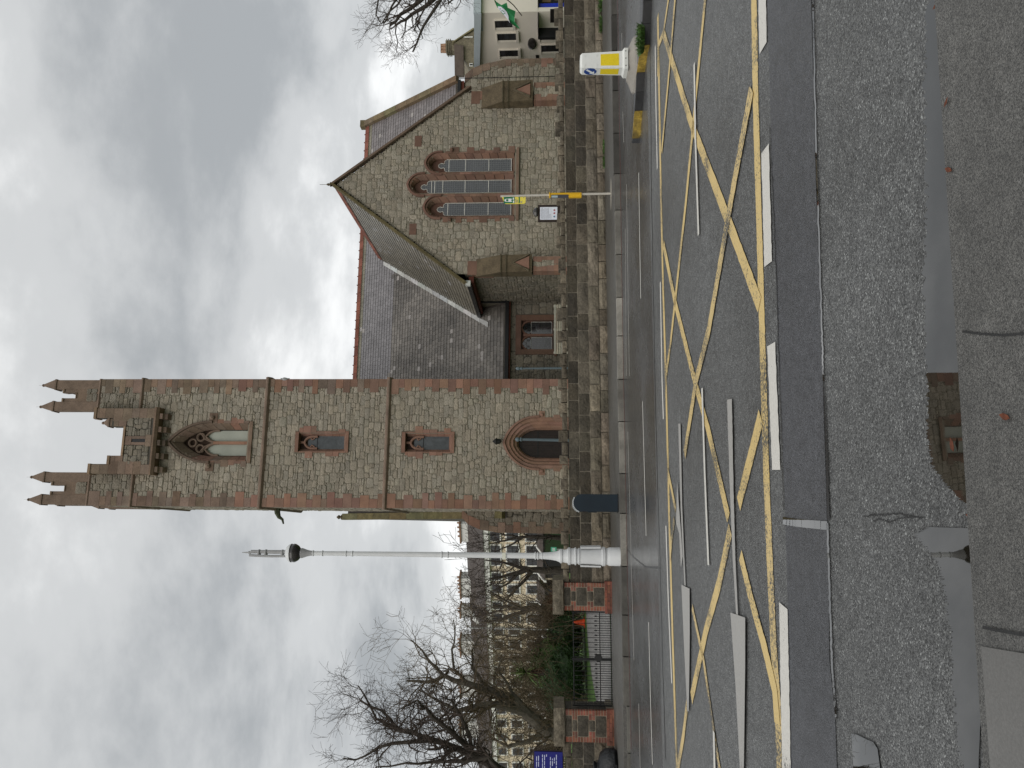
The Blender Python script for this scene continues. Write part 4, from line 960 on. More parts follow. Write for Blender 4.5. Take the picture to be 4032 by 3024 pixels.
while z < RZ - .12:
    spans = []
    if z < TA: spans.append((TW_ - .1, (GX0 - .12 if z < 5.4 else 10.3 + (z - 5.5) / TS)))
    if z >= 6.95:
        spans.append(((19.8 - (z - 5.5) / TS) if z < TA else (spans and 0 or TW_ - .1), XE - .05))
    for a, e_ in spans:
        if z >= TA: a = TW_ - .1
        u = a - (row % 2) * .13
        while u < e_:
            wd = rs.uniform(.235, .285); x0, x1 = max(u, a), min(u + wd, e_)
            if x1 - x0 > .05:
                new = z > 10.75 + (.22 if rs.random() < .1 else 0)
                big = mnoise.noise(Vector((x0 * .35, z * .4, 3)))
                if z > RZ - .55: k = rs.uniform(.9, 1.15); t = (k * 1.05, k * 1.02, k * .78)
                elif new and x0 < 18: k = rs.uniform(1.05, 1.3); t = (k, k, k * 1.06)
                elif x0 > 18: k = rs.uniform(.85, 1.15); t = (k * 1.02, k * .97, k)
                else: k = rs.uniform(.62, 1.05) * (1 + .75 * big); t = (k * 1.05, k, k * .92)
                if rs.random() < .012: t = (1.9, 1.85, 1.8)
                SL.append((wd * (1 if x0 < 11 else .9) * (1.2 if z < 9 else 1), slate(x0 + .006, x1 - .006, nave_p, z, z + dz_ * 1.35, t)))
            u += wd
    z += dz_; row += 1
def trans_p(Y, z, n=0.0):
    l = math.hypot(1, TS); return (10.2 + (z - TE) / TS - n * TS / l, Y, z + n / l)
B = MB()
yv = lambda z: YW + (z - 3.9) / NS
B.poly([trans_p(.1, TE - .1), trans_p(.1, TA), trans_p(yv(TA), TA), trans_p(yv(TE - .1), TE - .1)][::-1])
B.poly([(19.9, .1, TE - .1), (GCX, .1, TA), (GCX, yv(TA), TA), (19.9, yv(TE - .1), TE - .1)]); B.build('transept_roof', 'roof_dark', church)
z = TE - .1; row = 0; dzt = .222 * TS / math.hypot(1, TS)
while z < TA - .1:
    u = .16 - (row % 2) * .13; e_ = yv(z) - .05
    while u < e_:
        wd = rs.uniform(.235, .285); x0, x1 = max(u, .16), min(u + wd, e_)
        if x1 - x0 > .05:
            k = rs.uniform(.65, 1.0); t = (k * 1.08, k * 1.02, k * .8)
            if rs.random() < .03: t = (1.7, 1.7, 1.7)
            SL.append((.12, slate(x1 - .006, x0 + .006, trans_p, z, z + dzt * 1.35, t)))
        u += wd
    z += dzt; row += 1
emit_pieces(SL, 'slate', 'slates', 'slate', church)
for k in range(34):
    x0 = TW_ - .1 + k * .56
    if x0 > XE - .3: break
    b = MB(); b.prism([(x0 + .006, RY - .17, RZ - .14), (x0 + .006, RY - .03, RZ + .12), (x0 + .006, RY + .03, RZ + .12), (x0 + .006, RY + .17, RZ - .14)], (.545, 0, 0), rt(.75, 1.15)); b.box((x0 + .5, RY - .04, RZ + .1), (x0 + .55, RY + .04, RZ + .17), (.8, .8, .8)); b.build('ridge_tile', 'ridge_tile', church)
for k in range(20):
    y0 = .2 + k * .5
    if y0 > yv(TA) - .4: break
    b = MB(); b.prism([(GCX - .16, y0 + .005, TA - .12), (GCX - .03, y0 + .005, TA + .12), (GCX + .03, y0 + .005, TA + .12), (GCX + .16, y0 + .005, TA - .12)][::-1], (0, .49, 0), rt(.75, 1.15)); b.build('ridge_tile', 'ridge_tile', church)
# lead valley, gutters, fascias
b = MB()
for k in range(14):
    z0, z1 = 4.9 + k * .48, 4.9 + (k + 1) * .48
    X = lambda z: 10.2 + (z - TE) / TS
    if z1 > TA: break
    b.poly([nave_p(X(z0) - .30, z0 - .06, .04), nave_p(X(z0) - .02, z0 - .06, .05), nave_p(X(z1) - .02, z1, .035), nave_p(X(z1) - .24, z1, .03)], rt(.8, 1.15))
b.build('lead_valley', 'lead', church)
b = MB(); b.box((TW_ + .02, YW - .32, 3.74), (GX0 - .02, YW - .17, 3.92)); b.box((GX0 - .12, YW - .30, 3.78), (GX0 - .04, YW - .2, 5.3)); b.build('gutter', 'gutter_black', church)
boxpart('fascia_board', 'red_board', church, (TW_ + .02, YW - .17, 3.66), (GX0 - .02, YW + .02, 3.80))
b = MB(); b.box((10.02, .16, 5.26), (10.2, YW + 1.0, 5.44)); b.build('gutter', 'gutter_black', church)
boxpart('fascia_board', 'red_board', church, (10.2, .2, 5.16), (GX0, YW + 1.0, 5.38), (.8, .8, .8))
boxpart('lead_cap', 'lead', church, (10.0, -.02, 5.28), (10.24, .15, 5.5))
b = MB(); b.box((GX1 + .1, YC - .3, 6.78), (XE, YC - .15, 6.95)); b.build('gutter', 'gutter_black', church)
boxpart('fascia_board', 'red_board', church, (GX1 + .1, YC - .15, 6.6), (XE, YC + .02, 6.85))
# end gable copings of the nave
for X, zlo, m, tn in ((XE, 6.9, 'mossy_stone', (1.7, 1.65, 1.45)), (XW, 3.8, 'mossy_stone', (1.3, 1.4, 1.0))):
    n = 8 if zlo > 5 else 9
    for k in range(n):
        z0 = zlo + (RZ + .15 - zlo) * k / n + .006; z1 = zlo + (RZ + .15 - zlo) * (k + 1) / n - .006; p = lambda z, h: nave_p(0, z, h)
        b = MB(); q = [(X - .06, *p(z0, .01)[1:]), (X - .06, *p(z0, .27)[1:]), (X - .06, *p(z1, .27)[1:]), (X - .06, *p(z1, .01)[1:])]
        b.prism(q, (.36, 0, 0), tuple(c * random.uniform(.9, 1.1) for c in tn)); b.build('coping_stone', m, church)
b = MB(); b.box((XE - .1, RY - .2, RZ + .1), (XE + .34, RY + .25, RZ + .45), (1.5, 1.5, 1.3)); b.build('apex_stone', 'mossy_stone', church)
b = MB(); b.lathe([(.14, 0), (.16, .06), (.07, .12), (.13, .22), (.04, .34)], (XW + .1, RY, RZ + .3), 8); b.build('apex_stone', 'mossy_stone', church)
emit_pieces(STONES, 'stone', 'rubble_stones', 'rubble', church)

# ================================================================== CHURCHYARD WALL, PIERS, GATES
def rel(b, root):
    l = root.matrix_basis.translation if False else Vector(root.location); b.v = [tuple(Vector(v) - l) for v in b.v]; return b
def on_t(x, y, t):
    p = on_plane(x, y, ET * t, ET); return p.dot(ES), p.z - gz(p.x)
def rock(s0, s1, z0, z1, t, depth, rough, tint, seed, bulge=.02):
    """a rock-faced block: front towards the street, joints recessed"""
    b = MB(); nx = 5 if s1 - s0 > .6 else 4; nz = 3; g = .011
    s0 += g; s1 -= g; z0 += g; z1 -= g
    for j in range(nz + 1):
        for i in range(nx + 1):
            u = i / nx; v = j / nz; ed = (i in (0, nx)) or (j in (0, nz))
            d = (0.0 if ed else bulge + rough * mnoise.noise(Vector((s0 + u * (s1 - s0), z0 + v * (z1 - z0), seed * .7)) * 4.0))
            if (i in (0, nx)) and (j in (0, nz)): d = -.012
            js = 0 if i in (0, nx) else random.uniform(-.01, .01)
            b.v.append(tuple(W(s0 + u * (s1 - s0) + js, t - d, z0 + v * (z1 - z0) + (random.uniform(-.006, .006) if ed and i not in (0, nx) else 0))))
    for j in range(nz):
        for i in range(nx): a = j * (nx + 1) + i; b.face((a, a + 1, a + nx + 2, a + nx + 1), tint)
    n0 = len(b.v)
    for (ss, zz) in ((s0, z0), (s1, z0), (s1, z1), (s0, z1)): b.v.append(tuple(W(ss, t + depth, zz)))
    c = [0, nx, nz * (nx + 1) + nx, nz * (nx + 1)]
    for k in range(4):
        if k == 0: edge = [i for i in range(nx + 1)]
        elif k == 1: edge = [j * (nx + 1) + nx for j in range(nz + 1)]
        elif k == 2: edge = [nz * (nx + 1) + nx - i for i in range(nx + 1)]
        else: edge = [(nz - j) * (nx + 1) for j in range(nz + 1)]
        b.face([n0 + k] + [n0 + (k + 1) % 4] + edge[::-1], tint)
    b.face([n0 + 3, n0 + 2, n0 + 1, n0], tint); return b
ZC = [on_t(x, 800, TWALL)[1] for x in (2386, 2352, 2311, 2269, 2230)]
ZC[0] = .09
def wall_run(sa, sb, label, seed):
    root = thing('churchyard_wall', label, 'wall', W((sa + sb) / 2, TWALL, .12)); r = random.Random(seed)
    b = MB(); b.hexa([W(sa, TWALL + .015, 0), W(sb, TWALL + .015, 0), W(sb, TWALL + .38, 0), W(sa, TWALL + .38, 0), W(sa, TWALL + .015, ZC[4]), W(sb, TWALL + .015, ZC[4]), W(sb, TWALL + .38, ZC[4]), W(sa, TWALL + .38, ZC[4])])
    rel(b, root).build('core', 'mortar', root)
    for c in range(4):
        s = sa
        while s < sb - .05:
            L = r.uniform(.42, .85) if c != 1 else r.uniform(.55, 1.2)
            if sb - s - L < .3: L = sb - s
            dark = c >= 2; k = r.choice([r.uniform(.33, .55), r.uniform(.45, .85)]) if dark else r.uniform(.75, 1.3)
            if r.random() < .12: k *= 1.3
            tn = (k * r.uniform(.97, 1.05), k, k * r.uniform(.92, 1.0))
            pr = (.05, .03, .0, .0)[c]
            rel(rock(s, s + L, ZC[c], ZC[c + 1], TWALL - pr, .2, (.05, .06, .02, .02)[c], tuple(.85 * q for q in tn), r.random() * 50, (.03, .03, .012, .012)[c]), root).build('block', 'wall_block', root); s += L
    s = sa; alt = 0
    while s < sb - .05:
        L = r.uniform(.24, .36) if alt else r.uniform(.3, .46)
        if sb - s - L < .15: L = sb - s
        zt = ZC[4] + (r.uniform(.22, .29) if alt else r.uniform(.155, .20)); k = r.choice([r.uniform(.4, .75), r.uniform(.55, 1.0)]) * (1.1 if s > -3 else 1.2); tn = (k * 1.02, k, k * .94)
        bb = rock(s, s + L, ZC[4] + .022, zt, TWALL - .045, .4, .05, tn, r.random() * 50, .02)
        rel(bb, root).build('coping_stone', 'wall_block', root); s += L; alt = 1 - alt
    return root
SP0 = on_t(2380, 2407, TWALL - .1)[0]; SP1 = on_t(2380, 2296, TWALL - .1)[0]
SQ0 = on_t(2400, 2926, TWALL - .1)[0]; SQ1 = on_t(2400, 2800, TWALL - .1)[0]
wall_run(SP1, 15.5, 'long low wall of rough grey granite blocks with jagged coping in front of the church', 5)
wall_run(SQ0 - 6, SQ0, 'short stretch of rough granite wall left of the gate, above the black bin bag', 6)
def pier(sa, sb, label, seed, lean=0):
    tf = TWALL - .10; wd = sb - sa; root = thing('gate_pier', label, 'gate pier', W((sa + sb) / 2, tf + wd / 2, .12), 0, 'brick and stone gate piers'); r = random.Random(seed)
    zcap0, zcap1 = 1.32, 1.62
    def hx(s0, s1, t0, t1, z0, z1, tn=(1, 1, 1)):
        b = MB(); b.hexa([W(s0, t0, z0), W(s1, t0, z0), W(s1, t1, z0), W(s0, t1, z0), W(s0, t0, z1), W(s1, t0, z1), W(s1, t1, z1), W(s0, t1, z1)], tn); return rel(b, root)
    hx(sa + .008, sb - .008, tf + .008, tf + wd, .05, zcap0, (1.3, 1.25, 1.2)).build('core', 'mortar', root)
    hx(sa - .04, sb + .04, tf - .035, tf + wd + .04, .05, .29, (.8, .8, .8)).build('plinth', 'mortar', root)
    for i in range(3):
        n = 4; z0 = .09 + i * .07; L = (wd + .1) / n
        for k in range(n + 1):
            x0 = sa - .05 + (k - (.5 if i % 2 else 0)) * L; x1 = x0 + L; x0 = max(x0, sa - .05); x1 = min(x1, sb + .05)
            if x1 - x0 > .03: hx(x0 + .004, x1 - .004, tf - .055, tf + .06, z0 + .004, z0 + .066, rt(.6, 1.2, .12)).build('brick', 'brick', root)
    bb = rock(sa - .09, sb + .09, zcap0 + .01, zcap1, tf - .09, wd + .18, .03, (1.5, 1.42, 1.25), seed, .02); rel(bb, root).build('cap_stone', 'granite_pier', root)
    rows = [(.30, .58, .17, .84), (.58, .74, .34, .70), (.74, 1.02, .17, .84), (1.02, 1.15, .34, .70), (1.15, zcap0, .17, .84)]
    for z0, z1, a, e_ in rows:
        k = r.uniform(.7, 1.0); bb = rock(sa + wd * a, sa + wd * e_, z0, z1, tf - .005, .1, .012, (k, k * .97, k * .9), r.random() * 9, .008); rel(bb, root).build('block', 'granite_pier', root)
        n = max(1, int(round((z1 - z0) / .075))); h = (z1 - z0) / n
        for i in range(n):
            for x0, x1 in ((sa, sa + wd * a), (sa + wd * e_, sb)):
                cuts = [x0, x1] if (x1 - x0) < .18 else ([x0, x0 + (x1 - x0) * (.62 if i % 2 else .38), x1])
                for q in range(len(cuts) - 1): hx(cuts[q] + .006, cuts[q + 1] - .006, tf, tf + .12, z0 + i * h + .008, z0 + (i + 1) * h - .008, rt(.55, 1.35, .15)).build('brick', 'brick', root)
    for sgn, x in ((1, sb),):
        for z0, z1, a, e_ in rows:
            b = MB(); k = r.uniform(.5, .9); b.hexa([W(x - .05, tf + .12, z0 + .006), W(x + .012, tf + .12, z0 + .006), W(x + .012, tf + wd - .05, z0 + .006), W(x - .05, tf + wd - .05, z0 + .006), W(x - .05, tf + .12, z1 - .006), W(x + .012, tf + .12, z1 - .006), W(x + .012, tf + wd - .05, z1 - .006), W(x - .05, tf + wd - .05, z1 - .006)], (k, k, k)); rel(b, root).build('block', 'granite_pier', root)
pier(SP0, SP1, 'red brick and dark stone gate pier beside the white lamp post', 3)
pier(SQ0, SQ1, 'red brick and dark stone gate pier next to the black bin bag', 8)
# iron gates
TG = TWALL + .12
GA = SQ1 + .05; GB = SP0 - .05; GM = on_t(2380, 2597, TG)[0]
zr = [on_t(x, 2600, TG)[1] for x in (2426, 2363, 2259)]
zsp = on_t(2346, 2600, TG)[1]
def gate_leaf(s0, s1, label, mid):
    root = thing('gate_leaf', label, 'gate', W((s0 + s1) / 2, TG, .12), 0, 'black iron gate leaves')
    def bar(sA, zA, sB, zB, r_, n=6, name='bar'):
        b = MB(); b.tube([W(sA, TG, zA), W(sB, TG, zB)], r_, n); return rel(b, root).build(name, 'iron', root)
    for z in zr: bar(s0, z, s1, z, .013, 6, 'rail')
    for s in (s0 + .012, s1 - .012): bar(s, .13, s, zr[2] + (.12 if s == (s1 if mid < 0 else s0) else .04), .022, 6, 'stile')
    n = 20; 
    for k in range(1, n):
        s = s0 + (s1 - s0) * k / n
        if k % 2: bar(s, zr[0], s, zr[2], .0085)
        else:
            b = MB(); b.tube([W(s, TG, zr[0]), W(s, TG, zsp - .03)], .0085, 6); p = W(s, TG, 0); b.lathe([(.006, zsp - .05), (.022, zsp - .02), (.02, zsp + .005), (.004, zsp + .04)], tuple(p), 6); rel(b, root).build('spiked_bar', 'iron', root)
    if mid > 0:
        b = MB(); b.lathe([(.0, -.03), (.10, -.03), (.10, .03), (.0, .03)], (0, 0, 0), 14); p = W(s0 + .04, TG - .02, on_t(2356, 2600, TG)[1])
        b.v = [(v[0] * .9 + p.x, v[2] + p.y, v[1] * 1.0 + p.z) for v in b.v]; rel(b, root).build('lock_plate', 'iron', root)
gate_leaf(GA, GM - .004, 'black iron gate leaf hinged on the pier by the bin bag', -1); gate_leaf(GM + .004, GB, 'black iron gate leaf in front of the orange cone, with round lock plate', 1)

# ================================================================== STREET FURNITURE
# ornate white lamp post
def t_at(y, t, x=2440):
    return on_t(x, y, t)[0]
TL = TKF + .30; SLp = t_at(2192, TL); base = W(SLp, TL, .12)
lamp = thing('lamp_post', 'tall ornate white cast iron lamp post at the kerb left of the tower', 'lamp post', base)
dl = base.y; pxm = F / dl * 1.0
zl = lambda x: on_t(x, 2192, TL)[1] - .12
def pr_(lst, x0, sc_, cx=None): return [(hw / sc_ / pxm, zl(x0 + zx / sc_)) for zx, hw in lst]
pb_ = [(2025, 185), (1790, 183), (1775, 175), (1750, 163), (1730, 165), (1705, 190), (1650, 192), (1632, 168), (1400, 157), (1200, 153), (1188, 168), (1172, 168), (1165, 150), (1130, 150), (1118, 178), (1098, 178), (1090, 158), (1020, 157), (1005, 172), (960, 176), (950, 142), (900, 132), (850, 120), (838, 142), (800, 142), (792, 124), (720, 95), (640, 80), (560, 72), (470, 68)]
part('base', 'white_iron', lamp, lambda b: b.lathe(pr_(pb_, 2050, 5.144), n=32), True)
part('shaft', 'white_iron', lamp, lambda b: b.lathe([(66 / 5.144 / pxm, zl(2142)), (62 / 5.144 / pxm, zl(2118)), (58 / 5.144 / pxm, zl(2104)), (54 / 5.144 / pxm, zl(1800)), (9.5 / pxm, zl(1500)), (8.8 / pxm, zl(1225))], n=20), True)
for x, hw in ((2118, 15.5), (2108, 15.5), (2134, 14), (1764, 13), (1740, 13), (1388, 11.5), (1363, 11.5), (1270, 11.5), (1233, 11.5)):
    part('collar', 'white_iron', lamp, lambda b: b.lathe([(hw * .85 / pxm, zl(x + 2.5)), (hw / pxm, zl(x + 1.5)), (hw / pxm, zl(x - 1.5)), (hw * .85 / pxm, zl(x - 2.5))], n=20), True)
for k in range(24):
    a = k * math.pi / 12; r_ = 31.5 / pxm; zc = zl(2242); part('bead', 'white_iron', lamp, lambda b: b.lathe([(.004, -.018), (.018, 0), (.004, .018)], (r_ * math.cos(a), r_ * math.sin(a), zc), 6))
for sgn in (-1, 1):
    part('access_door', 'white_iron', lamp, lambda b: b.prism([(sgn * .19, -.09, zl(2365)), (sgn * .225, -.08, zl(2365)), (sgn * .215, -.08, zl(2285)), (sgn * .18, -.09, zl(2285))][::sgn], (0, .18, 0), (.92, .92, .92)))
part('capital', 'lamp_grey', lamp, lambda b: b.lathe(pr_([(1780, 60), (1720, 66), (1640, 85), (1560, 115), (1520, 125), (1505, 112), (1495, 60)], 940, 6.144), n=20), True)
bowl = part('lantern', 'lamp_bowl', lamp, lambda b: b.lathe(pr_([(1500, 70), (1485, 120), (1440, 180), (1370, 222), (1330, 226), (1268, 200)], 940, 6.144), n=28), True)
part('lantern_hood', 'white_iron', bowl, lambda b: b.lathe(pr_([(1275, 226), (1262, 222), (1220, 205), (1175, 160), (1145, 95), (1135, 50)], 940, 6.144), n=28), True)
part('upper_mast', 'lamp_grey', lamp, lambda b: b.lathe(pr_([(1140, 48), (300, 44), (285, 30)], 940, 6.144), (.02, 0, 0), 14), True)
part('conduit', 'lamp_grey', lamp, lambda b: b.tube([(-.06, -.05, zl(1125)), (-.065, -.05, zl(1070)), (-.055, -.06, zl(1010)), (-.05, -.05, zl(985))], .03, 8), True)
for x in (1112, 1047, 1020): part('clamp', 'lamp_grey', lamp, lambda b: b.lathe([(.065, zl(x + 4)), (.075, zl(x + 2)), (.075, zl(x - 2)), (.065, zl(x - 4))], (.0, 0, 0), 14), True)
part('finial', 'lamp_grey', lamp, lambda b: b.lathe(pr_([(290, 26), (262, 38), (235, 34), (225, 20), (80, 8)], 940, 6.144), n=10), True)
part('sticker', 'sign_white', lamp, lambda b: b.box((-.07, -.084, zl(1992)), (.07, -.07, zl(1978)), (.85, .82, .7)))

# navy litter bin with a rounded silver hood
pbn = gnd(2433, 1982, .12); binr = thing('litter_bin', 'dark navy litter bin with rounded silver hood standing at the kerb', 'bin', pbn, TH + R(6))
hb, wb, db = 1.03, .19, .17
prof = [(wb, .0), (wb, hb - .2)] + [(wb * math.cos(a * math.pi / 16), hb - .2 + .17 * math.sin(a * math.pi / 16)) for a in range(1, 8)] + [(wb * math.cos(a * math.pi / 16), hb - .2 + .17 * math.sin(a * math.pi / 16)) for a in range(8, 16)] + [(-wb, hb - .2), (-wb, 0)]
part('body', 'navy_metal', binr, lambda b: b.prism([(x, -db, z) for x, z in prof][::-1], (0, 2 * db, 0)))
hood = MB()
for k in range(8):
    a0, a1 = math.pi * (.30 + .62 * k / 8), math.pi * (.30 + .62 * (k + 1) / 8)
    q = [((wb + e) * math.cos(a), hb - .2 + (.17 + e) * math.sin(a)) for a, e in ((a0, .004), (a0, .03), (a1, .03), (a1, .004))]
    hood.prism([(x, -db + .015, z) for x, z in q], (0, 2 * db - .03, 0))
hood.build('hood', 'chrome', binr)
boxpart('slot', 'gutter_black', binr, (-wb - .006, -db + .05, hb - .30), (-wb + .01, db - .05, hb - .22)); boxpart('handle', 'navy_metal', binr, (-wb - .02, -.06, hb - .55), (-wb, -.03, hb - .36)); boxpart('base_plate', 'gutter_black', binr, (-wb - .012, -db - .012, 0), (wb + .012, db + .012, .02))

# bus stop
pbs = gnd(2406, 762, .12); bus = thing('bus_stop', 'slim bus stop pole with green and yellow flag sign and yellow timetable case', 'bus stop', pbs, TH)
sb_ = pbs.dot(ES); tb_ = pbs.dot(ET)
zb_ = lambda x: on_t(x, 770, tb_)[1] - .12
sx = lambda y, x=2020: on_t(x, y, tb_)[0] - sb_
part('pole', 'pole_cream', bus, lambda b: b.tube([(0, 0, 0), (-.012, 0, zb_(2200)), (-.035, 0, zb_(1971))], .026, 12), True)
part('footing', 'concrete', bus, lambda b: b.lathe([(.42, .002), (.30, .006), (.06, .014)], (0, 0, 0), 18, (1.9, 1.8, 1.55), .45))
case = part('timetable_case', 'yellow_case', bus, lambda b: (b.lathe([(.055, zb_(2289)), (.055, zb_(2166))], (-.02, 0, 0), 16), b.box((-.10, -.07, zb_(2289)), (-.02, .02, zb_(2240))), b.lathe([(.075, zb_(2166)), (.075, zb_(2162))], (-.02, 0, 0), 16)), True)
boxpart('timetable_panel', 'ink', case, (-.115, -.075, zb_(2238)), (-.04, -.06, zb_(2170)), (.25, .25, .25)); boxpart('notice', 'paper', case, (-.11, -.08, zb_(2196)), (-.06, -.076, zb_(2172)), (.5, .6, .55))
xl, xr = sx(803), -.06
fz0, fz1 = zb_(2073), zb_(1977)
flag = part('flag_sign', 'sign_yellow', bus, lambda b: b.prism([(xr, -.012, fz0 + .02), (xr, -.012, fz1), (xl + .06, -.012, fz1 - .04), (xl, -.012, fz1 - .09), (xl + .0, -.012, fz0 + .05), (xl + .03, -.012, fz0 + .02)][::-1], (0, .024, 0)))
fy = -.0155
fs = lambda name, m, a, z0, c, z1, p=flag, dy=0: boxpart(name, m, p, (xl + (xr - xl) * a, fy - dy, fz0 + (fz1 - fz0) * z0), (xl + (xr - xl) * c, fy + .002, fz0 + (fz1 - fz0) * z1))
fs('green_panel', 'sign_green', .08, .48, 1.0, .93); fs('green_band', 'sign_green', .08, .27, 1.0, .32)
b = MB(); bxc = lambda u: xl + (xr - xl) * u; bz = lambda v: fz0 + (fz1 - fz0) * v
b.prism([(bxc(u), fy - .003, bz(v)) for u, v in ((.28, .62), (.74, .62), (.76, .70), (.72, .84), (.62, .90), (.40, .90), (.30, .84), (.26, .70))], (0, .003, 0)); b.prism([(bxc(u), fy - .003, bz(v)) for u, v in ((.30, .59), (.40, .59), (.40, .62), (.30, .62))], (0, .003, 0)); b.prism([(bxc(u), fy - .003, bz(v)) for u, v in ((.62, .59), (.72, .59), (.72, .62), (.62, .62))], (0, .003, 0)); b.build('bus_symbol', 'sign_white', flag)
fs('bus_window', 'sign_green', .36, .74, .66, .83, dy=.005)
fs('lettering', 'sign_white', .56, .51, .90, .56, dy=.002); fs('lettering', 'sign_white', .12, .50, .46, .55, dy=.002)
for a, z0, c, z1 in ((.15, .42, .5, .445), (.55, .43, .7, .455), (.15, .37, .6, .395), (.16, .18, .32, .24), (.85, .1, .95, .13)): fs('lettering', 'ink', a, z0, c, z1, dy=.002)

# notice board standing behind the wall
nb0 = dep(2203, 840, 24.6); nbr = thing('notice_board', 'dark framed notice board with a white printed sheet, showing above the wall', 'notice board', (nb0.x, nb0.y, .14), TH)
nz0 = dep(2203, 840, 24.6).z - .14; nz1 = dep(2118, 840, 24.6).z - .14; nw = (874 - 806) / F * 24.6 / 2
boxpart('frame', 'dark_wood', nbr, (-nw, -.03, nz0 - .02), (nw, .04, nz1))
for sgn in (-1, 1): boxpart('post', 'dark_wood', nbr, (sgn * nw * .8 - .04, .0, 0), (sgn * nw * .8 + .04, .06, nz0 - .02))
zh = nz1 - nz0
sheet_ = boxpart('printed_sheet', 'paper', nbr, (-nw * .78, -.036, nz0 + zh * .10), (nw * .72, -.031, nz0 + zh * .90))
for k in range(9):
    z = nz0 + zh * (.84 - k * .055); e_ = (.60, .64, .5, .62, .58, .58, .58, -.1, -.1)[k]
    boxpart('text_line', 'ink', sheet_, (-nw * .68, -.0385, z - .006), (nw * e_, -.0355, z + .004))
for k, m in ((-.42, 'ink_blue'), (-.02, 'ink_red'), (.34, 'ink_red')):
    b = MB(); b.prism([(nw * k - .03, -.0385, nz0 + zh * .2), (nw * k + .03, -.0385, nz0 + zh * .2), (nw * k + .018, -.0385, nz0 + zh * .28), (nw * k - .018, -.0385, nz0 + zh * .28)], (0, .003, 0)); b.build('pictogram', m, sheet_)
b = MB(); b.lathe([(.14, 0), (.16, .05), (.12, .12), (.05, .16)], (.05, .0, nz1), 7, squash=.6); b.build('cowl', 'lamp_bowl', nbr)

# slender ball-topped posts in the churchyard, bench
for (x, y, r_, lean, lab) in ((2036, 1730, .055, -.045, 'slender grey ball-topped post in front of the tower door'), (2038, 1451, .04, .02, 'slender grey ball-topped post in front of the nave wall beside the tower')):
    p = dep(x, y, 26); ps = thing('ball_post', lab, 'post', (p.x, p.y, .13), 0, 'ball-topped posts in the churchyard'); h = p.z - .13
    part('shaft', 'post_blue', ps, lambda b: b.tube([(lean, 0, 0), (0, 0, h - .12)], [r_ * 1.1, r_ * .75], 12), True)
    part('collar', 'post_blue', ps, lambda b: b.lathe([(r_, h - .17), (r_ * 1.3, h - .15), (r_ * 1.3, h - .12), (r_ * .7, h - .09)], (0, 0, 0), 12), True)
    part('ball', 'post_blue', ps, lambda b: b.lathe([(.02, h - .1), (r_ * 1.1, h - .07), (r_ * 1.35, h - .02), (r_ * 1.1, h + .04), (.01, h + .065)], (0, 0, 0), 12, (1.3, 1.3, 1.3)), True)
p0 = dep(2195, 1395, 27.5); p1 = dep(2195, 1195, 27.5)
bn = thing('park_bench', 'weathered wooden bench whose back shows above the wall below the nave window', 'bench', ((p0.x + p1.x) / 2, 27.5, .14), CA); hw_ = (p1 - p0).length / 2
hB = dep(2182, 1300, 27.5).z - .14
for k in range(5): boxpart('back_slat', 'bench_wood', bn, (-hw_, .0, hB - .06 - k * .085), (hw_, .03, hB - k * .085), rt(.85, 1.1))
boxpart('seat', 'bench_wood', bn, (-hw_, -.5, .42), (hw_, -.02, .46))
for sgn in (-1, 0, 1):
    boxpart('leg', 'bench_wood', bn, (sgn * hw_ * .95 - .035, -.5, 0), (sgn * hw_ * .95 + .035, -.43, .65)); boxpart('leg', 'bench_wood', bn, (sgn * hw_ * .95 - .035, .03, 0), (sgn * hw_ * .95 + .035, .09, hB + .02))
    boxpart('arm_rest', 'bench_wood', bn, (sgn * hw_ * .95 - .04, -.55, .65), (sgn * hw_ * .95 + .04, .04, .69))

# traffic island with painted kerb
isl = tag(bpy.data.objects.new('traffic_island', None), kind='structure'); COL.objects.link(isl)
edge = [(2521, 532), (2527, 460), (2530, 434), (2536, 360), (2539, 282), (2550, 215), (2559, 174), (2564, 90), (2568, 0), (2570, -120), (2574, -420)]
E_ = [g2(x, y) for x, y in edge]
bk = [(s + .0, t + .34 + .30 * min(1, i / 4)) for i, (s, t) in enumerate(E_)]
for i in range(len(E_) - 1):
    y = edge[i][1]; m = 'kerb_yellow' if y > 434 or 190 < y <= 290 and y > 200 else 'kerb_black'
    a, c = E_[i], E_[i + 1]; b = MB(); dz = .13
    b.hexa([W(a[0], a[1], -.05), W(c[0] - .006, c[1], -.05), W(c[0] - .006, c[1] + .14, -.05), W(a[0], a[1] + .14, -.05), W(a[0], a[1] + .015, dz), W(c[0] - .006, c[1] + .015, dz), W(c[0] - .006, c[1] + .14, dz), W(a[0], a[1] + .14, dz)])
    b.build('kerb_stone', m, isl)
b = MB(); b.prism([W(s + (.02 if i == 0 else 0), t + .143, -.05) for i, (s, t) in enumerate(E_)] + [W(s, t, -.05) for s, t in bk[::-1]], (0, 0, .165)); b.build('island_top', 'asphalt_patch', isl)
bp = gnd(2497, 248, .13); bol = thing('traffic_bollard', 'white illuminated traffic bollard with yellow panels and blue arrow disc on the island', 'bollard', bp, TH)
b = MB(); b.lathe([(.50, -.02), (.48, .02), (.30, .10), (.28, .12)], (0, .08, 0), 10, (2.1, 2.0, 1.85), .8); b.build('plinth', 'concrete', bol)
WB, DB = .30, .26; z0, z1 = .12, .21; H_ = dep(2287, 250, bp.y).z - bp.z
def frus(b, w0, d0, z0, w1, d1, z1, tn=(1, 1, 1)):
    b.hexa([(-w0 / 2, -d0 / 2, z0), (w0 / 2, -d0 / 2, z0), (w0 / 2, d0 / 2, z0), (-w0 / 2, d0 / 2, z0), (-w1 / 2, -d1 / 2, z1), (w1 / 2, -d1 / 2, z1), (w1 / 2, d1 / 2, z1), (-w1 / 2, d1 / 2, z1)], tn)
